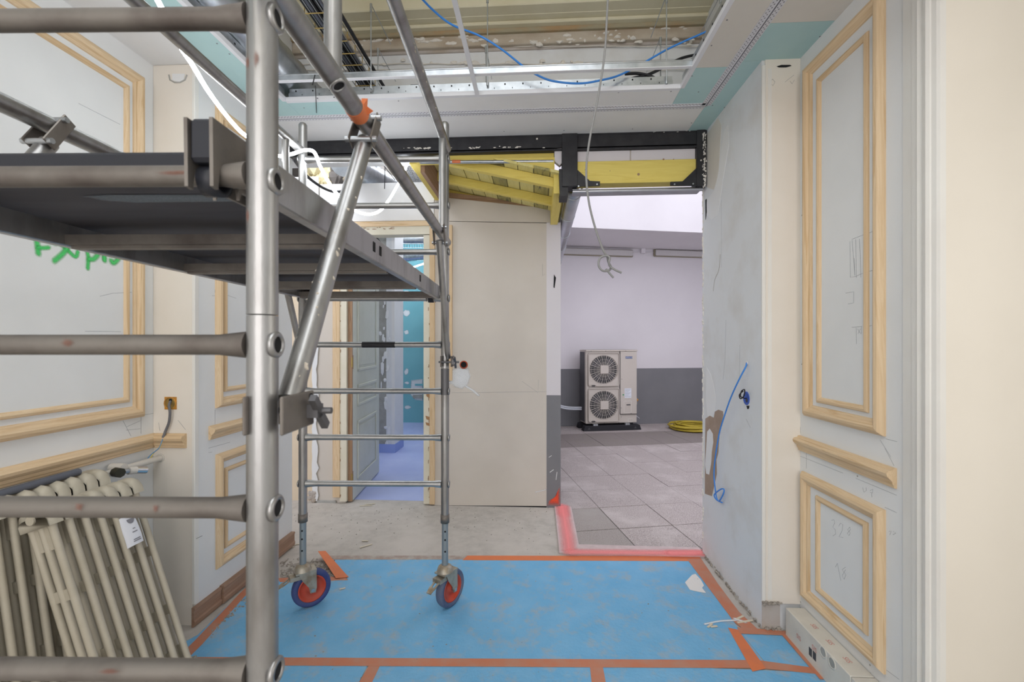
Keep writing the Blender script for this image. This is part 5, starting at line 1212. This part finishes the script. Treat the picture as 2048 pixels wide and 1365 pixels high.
# far room ceiling services
def wall_far(u, v, y): return PY(u, v, y)
fa, fb_ = PY(770, 512, 7.6), PY(870, 512, 7.6); nn = 60
tag(MB().tube([fa + (fb_-fa)*(k/(nn-1)) + Vector((0,0,-0.02*math.sin(k/10))) for k in range(nn)], [0.10 if k % 2 else 0.085 for k in range(nn)], 14).build('flexible_duct', 'foil'), 'silver flexible duct hanging in the far room seen through the door head', 'duct')
fa, fb_ = PY(760, 479, 7.2), PY(870, 479, 7.2)
tag(MB().tube([fa, fb_], 0.07, 16).build('round_duct', 'galv'), 'smooth metal duct above the flexible duct in the far room', 'duct')
tr = MB()
for k in range(14): 
    u = 784 + k*5; tr.tube([PY(u, 496, 7.3), PY(u, 488, 7.3)], 0.004, 5)
for v in (488, 496): tr.tube([PY(776, v, 7.3), PY(860, v, 7.3)], 0.005, 5)
tag(tr.build('wire_tray', 'galv'), 'small wire tray between the ducts of the far room', 'cable tray')
tag(MB().tube(smooth_path([PY(815, 538, 8.0), PY(832, 533, 8.0), PY(870, 520, 8.0)]), 0.014, 8).build('light_rope', 'led'), 'short glowing white light rope in the far room', 'light rope')
tag(MB().tube(smooth_path([PY(735,440,5.2), PY(755,478,5.2), PY(775,498,5.2), PY(800,505,5.4)]), 0.012, 8).build('black_cable', 'cable_black'), 'dark cable crossing the top of the open doorway', 'cable')
# void above the corridor door: duct, insulation, basket tray, dark back
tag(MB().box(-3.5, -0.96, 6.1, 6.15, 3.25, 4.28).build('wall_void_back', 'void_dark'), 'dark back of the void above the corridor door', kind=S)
dA, dB = PD(690, 322, 4.0), PD(775, 372, 5.6)
tag(MB().tube([dA + (dB-dA)*(k/30) for k in range(31)], [0.135 if k % 6 else 0.141 for k in range(31)], 22).build('spiral_duct', 'galv'), 'galvanised spiral duct in the void above the corridor door', 'duct')
im = MB(); ri = random.Random(2)
for i in range(26): p = PD(ri.uniform(628, 668), ri.uniform(330, 372), ri.uniform(4.7, 5.0)); lump(im, p, 0.12, 0.1, 0.12, ri, rough=0.2)
tag(im.build('insulation_wool', 'insulation'), 'tuft of yellow insulation wool in the void above the corridor door', 'insulation', kind='stuff')
im = MB()
for i in range(10): p = PD(ri.uniform(666, 680), ri.uniform(330, 362), 4.65); lump(im, p, 0.06, 0.05, 0.09, ri, rough=0.3)
tag(im.build('wrapped_pipe', 'void_dark'), 'dark foam-wrapped pipe end beside the insulation wool', 'pipe')
def basket(name, P0, P1, wid, hgt, pitch, label, r=0.0035, rows=4):
    P0, P1 = Vector(P0), Vector(P1); d = (P1-P0); L_ = d.length; d.normalize(); sx = d.cross(Vector((0,0,1))).normalized(); z = Vector((0,0,1))
    rt = empty(name, (P0+P1)/2, label, 'cable tray')
    m = MB()
    for k in range(rows+1): o_ = sx*(-wid/2 + wid*k/rows); m.tube([P0+o_, P1+o_], r, 6)
    for s_ in (-1, 1): m.tube([P0+sx*s_*wid/2+z*hgt, P1+sx*s_*wid/2+z*hgt], r, 6)
    m.build('long_wires', 'galv', rt)
    n_ = int(L_/pitch)
    for k in range(n_+1):
        c_ = P0 + d*(k*pitch)
        MB().tube([c_ - sx*wid/2 + z*hgt, c_ - sx*wid/2 - z*0.004, c_ + sx*wid/2 - z*0.004, c_ + sx*wid/2 + z*hgt], r, 6, sm=False).build('cross_wire', 'brass' if name == 'cable_tray' else 'galv', rt)
    return rt, sx
basket('wire_basket', PD(812, 296, 3.75), PD(840, 366, 5.0), 0.16, 0.05, 0.06, 'galvanised wire basket tray in the void right of the spiral duct')
# ducts and trays in the void above the room
xd = -1.66; zd = 3.40
tag(MB().tube([(xd, 0.6 + k*0.05, zd) for k in range(56)], [0.121 if k % 3 == 0 else 0.115 for k in range(56)], 24).build('spiral_duct', 'galv'), 'galvanised spiral duct running above the left edge of the ceiling opening', 'duct')
q0 = PD(737, 172, 3.30); bt_, sx = basket('cable_tray', (q0.x - 0.02, 1.3, q0.z), (q0.x - 0.02, 3.36, q0.z), 0.15, 0.055, 0.12, 'wire cable tray with black cables above the ceiling opening')
for i, (dx, dz, r) in enumerate(((-0.05,0.012,0.010),(-0.025,0.013,0.012),(0.002,0.011,0.010),(0.028,0.012,0.011),(0.052,0.010,0.009),(-0.03,0.034,0.011),(0.012,0.033,0.012),(0.04,0.030,0.010))):
    tag(MB().tube([(q0.x - 0.02 + dx, 1.3, q0.z + dz), (q0.x - 0.02 + dx, 3.4, q0.z + dz)], r, 8).build('cable', 'conduit_slate' if i % 3 == 1 else 'cable_black'), 'dark cable bundled in the overhead wire tray', 'cable', 'cables in the overhead tray')
tag(MB().tube([(q0.x + 0.10, 1.4, q0.z + 0.02), (q0.x + 0.10, 3.4, q0.z + 0.02)], 0.012, 8).build('surface_conduit', 'cable_black'), 'single black conduit just right of the overhead wire tray', 'conduit')
wb_ = PD(815, 172, 3.28); tag(MB().box(wb_.x - 0.02, wb_.x + 0.045, 3.36, 3.45, wb_.z - 0.05, wb_.z + 0.09).build('junction_box', 'hole_black', bevel=0.004), 'black box on the wall above the ceiling rail', 'junction box')
kk = MB(); cA = PD(735, -26, 2.6)
kk.ring(cA, C(0.0, 1, -0.6), 0.105, 0.014, 32, 8); kk.tube([cA + Vector((0,0,0.09)), Vector((cA.x, cA.y, ZT))], 0.004, 6); tag(kk.build('cable_loop', 'cable_black'), 'loop of black hose at the top edge above the scaffold', 'hose')
tag(MB().tube([PD(630, 150, 2.55), PD(625, 170, 2.55)], 0.003, 6).build('tie_stub', 'cable_black'), 'black cable tie stub crossing the ceiling rail', 'cable tie')
tag(MB().tube([PZ(633, 226, ZC - 0.004), PD(631, 172, 2.70)], 0.0022, 6).build('tie_wire', 'cable_black'), 'thin black wire hanging over the turquoise ceiling board', 'wire')
# blue data cable across the opening
tag(MB().tube(smooth_path([PD(835,-12,2.45), PD(868,22,2.6), PD(905,50,2.7), PD(960,72,2.78), PD(1005,100,2.78), PD(1048,134,2.72), PD(1080,153,2.72), PD(1110,163,2.70), PD(1160,167,2.70), PD(1205,160,2.70), PD(1240,150,2.72), PD(1285,127,2.76), PD(1340,96,2.8), PD(1420,60,2.76), PD(1450,45,2.7)]), 0.0062, 10).build('blue_cable', 'cable_blue'), 'bright blue cable sagging across the ceiling opening', 'cable')
tag(MB().tube(smooth_path([PD(1250,148,2.84), PD(1275,147,2.84), PD(1300,152,2.84), PD(1314,160,2.84), PD(1318,168,2.84)]), 0.0095, 10).build('black_cable', 'cable_black'), 'black cable curving down behind the ceiling rail', 'cable')
tag(MB().tube(smooth_path([PD(1250,168,2.84), PD(1262,158,2.84), PD(1300,148,2.86), PD(1345,125,3.0), PD(1368,115,3.05), PD(1400,108,3.1)]), 0.0095, 10).build('black_cable', 'cable_black'), 'black cable rising right towards the old cornice', 'cable')
# grey cable hanging in front of the beam
dg = 2.35
tag(MB().tube(smooth_path([PD(1217,-30,dg), PD(1214,30,dg), PD(1209,110,dg), PD(1195,200,dg), PD(1180,275,dg), PD(1172.5,340,dg), PD(1177,400,dg), PD(1190,455,dg), PD(1206,500,dg), PD(1214,513,dg+0.01), PD(1217,525,dg+0.02), PD(1222,535,dg+0.02), PD(1216,542,dg), PD(1204,541,dg-0.01), PD(1197,530,dg-0.01), PD(1200,517,dg), PD(1210,512,dg), PD(1219,515,dg-0.01), PD(1218,526,dg-0.01), PD(1220,533,dg), PD(1230,540,dg), PD(1243,546,dg)]), 0.0058, 10)
   .tube([PD(1212,538,dg), PD(1219,547,dg), PD(1227,556,dg)], 0.0056, 8).build('hanging_cable', 'cable_lightgrey'), 'light grey cable hanging from the ceiling with a knotted end', 'cable')
# light rope draped over the scaffold
led = [PD(255,-80,1.55), PD(300,-25,1.62), PD(345,58,1.72), PD(362,95,1.78), PD(385,130,1.86), PD(415,180,1.98), PD(450,228,2.14), PD(480,262,2.28), PD(500,278,2.36), PD(525,300,2.46), PD(556,312,2.545), PD(585,308,2.555), PD(606,301,2.56), PD(625,302,2.57), PD(634,315,2.63), PD(640,332,2.68), PD(658,366,2.78), PD(680,395,2.88), PD(703,417,3.0), PD(725,427,3.12), PD(745,428,3.22), PD(762,420,3.3), PD(778,400,3.4), PD(790,380,3.5), PD(806,350,3.6), PD(818,318,3.7)]
tag(MB().tube(smooth_path(led), 0.0095, 10).build('light_rope', 'led'), 'glowing white light rope draped over the scaffold frame', 'light rope')
tag(MB().tube(smooth_path([PD(590,322,3.0), PD(607,345,3.3), PD(625,362,3.5), PD(650,378,3.7), PD(672,384,3.9), PD(700,380,4.1)]), 0.011, 8).build('black_cable', 'cable_black'), 'dark cable drooping below the beam beside the far scaffold post', 'cable')
tag(MB().tube([PD(770,336,4.1), PD(769,378,4.1)], 0.004, 6).tube([PD(760,322,4.1), PD(790,360,4.1)], 0.004, 6).build('cable_tie', 'cable_black'), 'black cable tie end dangling above the door', 'cable tie')
# blue cable and socket on the right far wall
pc = lambda u, v, dx=0.012: PX(u, v, XA - dx)
tag(MB().tube(smooth_path([PX(1493,727,XA-0.002), pc(1491,735,0.02), pc(1478,760,0.04), pc(1462,795,0.045), pc(1448,835,0.04), pc(1438,870,0.035), pc(1430,920,0.03), pc(1428,950,0.03), pc(1430,975,0.03), pc(1433,995,0.025), pc(1438,1003,0.02), pc(1446,990,0.02), pc(1448,980,0.02), pc(1442,979,0.025), pc(1430,988,0.03), pc(1429,994,0.03), pc(1434,1001,0.02), pc(1444,1006,0.015)]), 0.0045, 8).build('blue_cable', 'cable_blue'), 'blue cable hanging out of the right plaster wall ending in a loop', 'cable')
sb = empty('socket_box', PX(1494, 812, XA), 'blue recessed socket box with black wire loop in the right plaster wall', 'socket box')
c = PX(1493, 797, XA); 
MB().lathe(c, (-1,0,0), [(0.030,-0.001),(0.042,-0.001),(0.040,0.003),(0.030,0.003)], 20).build('rim', 'socket_blue', sb)
MB().disc(c, (-1,0,0), 0.031, 0.002, 20).build('cup', 'socket_blue', sb)
MB().disc(c + Vector((0,-0.006,-0.012)), (-1,0,0), 0.012, 0.003, 12).build('knockout', 'ac_dark', sb)
MB().tube(smooth_path([c + Vector((-0.003,0,0)), pc(1488,797,0.03), pc(1481,793,0.04), pc(1483,783,0.04), pc(1489,780,0.035), pc(1488,792,0.035), pc(1481,798,0.04), pc(1479,790,0.042), pc(1486,783,0.04)]), 0.0035, 8).build('wire_loop', 'cable_black', sb)
MB().prism([PX(u, v, XA - 0.0005) for u, v in ((1493,812),(1499,812),(1498,818),(1495,819))], (-0.001,0,0)).build('torn_hole', 'hole_black', sb)
MB().lathe(PX(1493.5,727,XA), (-1,0,0), [(0.006,0),(0.014,0),(0.012,0.002),(0.006,0.002)], 14).build('grommet', 'filler', wall_rf)

# ------------------------------------------------------------------ floor protection
fz = lambda u, v, z=0.0: PZ(u, v, z)
def sheet(name, pix, label, th=0.003):
    o = MB().prism([fz(u, v) for u, v in pix], (0,0,th)).build(name, 'sheet'); return tag(o, label, 'floor sheet', 'blue floor sheets')
sheet('floor_sheet', ((662,1119),(1385,1123),(1440,1205),(1486,1272),(1530,1331),(300,1322),(395,1272),(500,1170),(560,1163),(696,1161)), 'large blue protective sheet under the scaffold wheels')
sheet('floor_sheet', ((290,1325),(738,1327),(660,1480),(-80,1480)), 'blue sheet strip at the bottom left below the long tape')
sheet('floor_sheet', ((742,1327),(1190,1329),(1215,1480),(664,1480)), 'blue sheet strip at the bottom middle between two tape joints')
sheet('floor_sheet', ((1194,1329),(1640,1347),(1780,1480),(1219,1480)), 'blue sheet strip at the bottom right beside the plaster blocks')
sheet('floor_sheet', ((1478,1262),(1562,1266),(1634,1343),(1534,1331)), 'small square blue sheet patch next to the plaster blocks')
def tape(pix, label, mat='tape', z=0.0032, name='tape_strip'):
    o = MB().prism([fz(u, v) + Vector((0,0,z)) for u, v in pix], (0,0,0.0008)).build(name, mat); return tag(o, label, 'tape', 'orange floor tapes')
tape(((935,1113),(1400,1114),(1402,1124),(925,1122)), 'orange tape strip along the courtyard curb', 'tape_bright')
tape(((655,1113),(934,1113),(926,1121),(668,1121)), 'dusty brown tape strip at the far edge of the blue sheet', 'tape_dusty')
tape(((1374,1120),(1402,1119),(1436,1170),(1478,1226),(1522,1267),(1500,1271),(1468,1246)), 'long orange tape along the foot of the right plaster wall', z=0.0042)
tape(((280,1316),(1516,1323),(1640,1340),(1650,1352),(1520,1339),(275,1332)), 'long orange tape running left to right near the bottom', z=0.0040)
tape(((738,1334),(760,1334),(690,1480),(650,1480)), 'short orange tape joint at the bottom left of centre', z=0.0036)
tape(((1180,1337),(1206,1337),(1232,1480),(1195,1480)), 'short orange tape joint at the bottom centre right', z=0.0036)
tape(((1456,1258),(1476,1262),(1532,1340),(1505,1346)), 'slanted orange tape left of the small blue patch', 'tape_bright', z=0.0046)
tape(((1474,1257),(1575,1265),(1580,1274),(1480,1270)), 'orange tape above the small blue patch beside the plaster wall', z=0.0050)
tape(((1558,1266),(1575,1268),(1665,1360),(1640,1362)), 'orange tape along the foot of the plaster blocks', z=0.0054)
tape(((330,1342),(389,1284),(494,1174),(508,1174),(405,1290),(350,1345)), 'reddish tape along the left baseboard')
tape(((555,1158),(600,1157),(690,1155),(696,1162),(560,1166)), 'orange tape along the cut-out at the left caster')
# peeled flap of tape by the cut-out
fl = MB(); A_ = [fz(636,1117), fz(651,1115), fz(697,1157), fz(672,1160)]
fl.prism([A_[0] + Vector((0,0,0.05)), A_[1] + Vector((0,0,0.045)), A_[2] + Vector((0,0,0.006)), A_[3] + Vector((0,0,0.008))], (0,0,0.002))
tag(fl.build('tape_flap', 'tape_bright'), 'peeled orange tape flap sticking up by the left caster', 'tape')
# bare rubble patch in the cut-out
tag(MB().prism([fz(u, v) for u, v in ((560,1150),(590,1128),(640,1122),(660,1122),(690,1156),(600,1158),(560,1160))], (0,0,0.0015)).build('bare_patch', 'rough_ground'), 'dark bare patch of rubble floor beside the left caster', 'floor patch')
dbm = MB(); rd = random.Random(12)
for i in range(150):
    u, v = rd.uniform(562, 675), rd.uniform(1118, 1156); p = fz(u, v) + Vector((0,0,0.004)); s0 = rd.uniform(0.003, 0.012); lump(dbm, p, s0, s0, s0*0.6, rd)
for i in range(160):
    u, v = rd.uniform(480, 1100), 1016 + abs(rd.gauss(0, 1))*32; 
    if v > 1112: continue
    p = fz(u, v) + Vector((0,0,0.002)); s0 = rd.uniform(0.002, 0.006); lump(dbm, p, s0, s0, s0*0.6, rd)
for i in range(70):
    u = rd.uniform(400, 500); p = fz(u + 22, 1270 - (u-400)*0.95 + rd.gauss(0,4)) + Vector((0,0,0.004)); s0 = rd.uniform(0.002, 0.007); lump(dbm, p, s0, s0, s0*0.6, rd)
for i in range(60): 
    p = fz(rd.uniform(560, 1500), rd.uniform(1130, 1360)) + Vector((0,0,0.0045)); s0 = rd.uniform(0.0015, 0.004); lump(dbm, p, s0*1.5, s0, s0*0.5, rd)
tag(dbm.build('rubble', 'debris'), 'scattered crumbs of rubble on floor and sheet', 'rubble', kind='stuff')
chp = MB()
for (u, v, l, a) in ((575,1097,0.10,0.1),(566,1094,0.09,0.4),(577,1079,0.06,-0.1),(588,1092,0.05,0.5),(732,1013,0.12,0.1),(740,1010,0.10,0.3),(732,1094,0.10,0.7),(600,1090,0.06,0.2),(730,1084,0.05,0),(560,1071,0.06,0.2),(685,1180,0.035,0.5),(1490,1246,0.10,0.2),(1420,1254,0.05,0.7),(1428,1256,0.04,0.2),(1480,1238,0.06,0.5)):
    p = fz(u, v) + Vector((0,0,0.0065)); d_ = C(math.cos(a), math.sin(a), 0); chp.beam(p - d_*l/2, p + d_*l/2, 0.012, 0.003)
tag(chp.build('wood_splinter', 'chip_pale'), 'pale wood splinters scattered on the corridor floor', 'splinters', kind='stuff')
tag(MB().prism([fz(u, v) + Vector((0,0,0.0042)) for u, v in ((1384,1152),(1391,1150),(1402,1162),(1408,1173),(1404,1178),(1412,1188),(1398,1186),(1380,1182),(1370,1167))], (0,0,0.001)).build('paper_scrap', 'paper'), 'torn white paper scrap on the blue sheet near the right wall', 'paper')
o = soft_ribbon('plaster_smear', 'scuff_white', [([fz(1410,1251), fz(1440,1245), fz(1475,1243)], 0.02), ([fz(1470,1240), fz(1490,1247)], 0.03)], (0,0,1), floor, 0.0055)
# stains of rust red on the near post and rungs
rs = random.Random(9)
for (x_, z_, a_, b_, dy) in ((-0.012,2.07,0.005,0.014,0.0215),(0.004,2.075,0.006,0.016,0.0245),(-0.012,1.815,0.005,0.012,0.0215),(-0.135,1.889,0.03,0.005,0.0175),(-0.32,1.603,0.012,0.008,0.0178),(-0.30,1.327,0.010,0.009,0.0178),(-0.17,1.325,0.006,0.009,0.0178),(-0.25,1.05,0.02,0.006,0.0178)):
    soft_patch('rust_stain', 'rust_stain', [T(x_ + a_*math.cos(t)*rs.uniform(0.7,1.3), 0, z_ + b_*math.sin(t)*rs.uniform(0.7,1.3)) - RY*dy for t in [k*2*math.pi/10 for k in range(10)]], -RY, sc_, 0.0008, 0.4)
for o in list(bpy.data.objects):
    if '_w' in o: del o['_w']
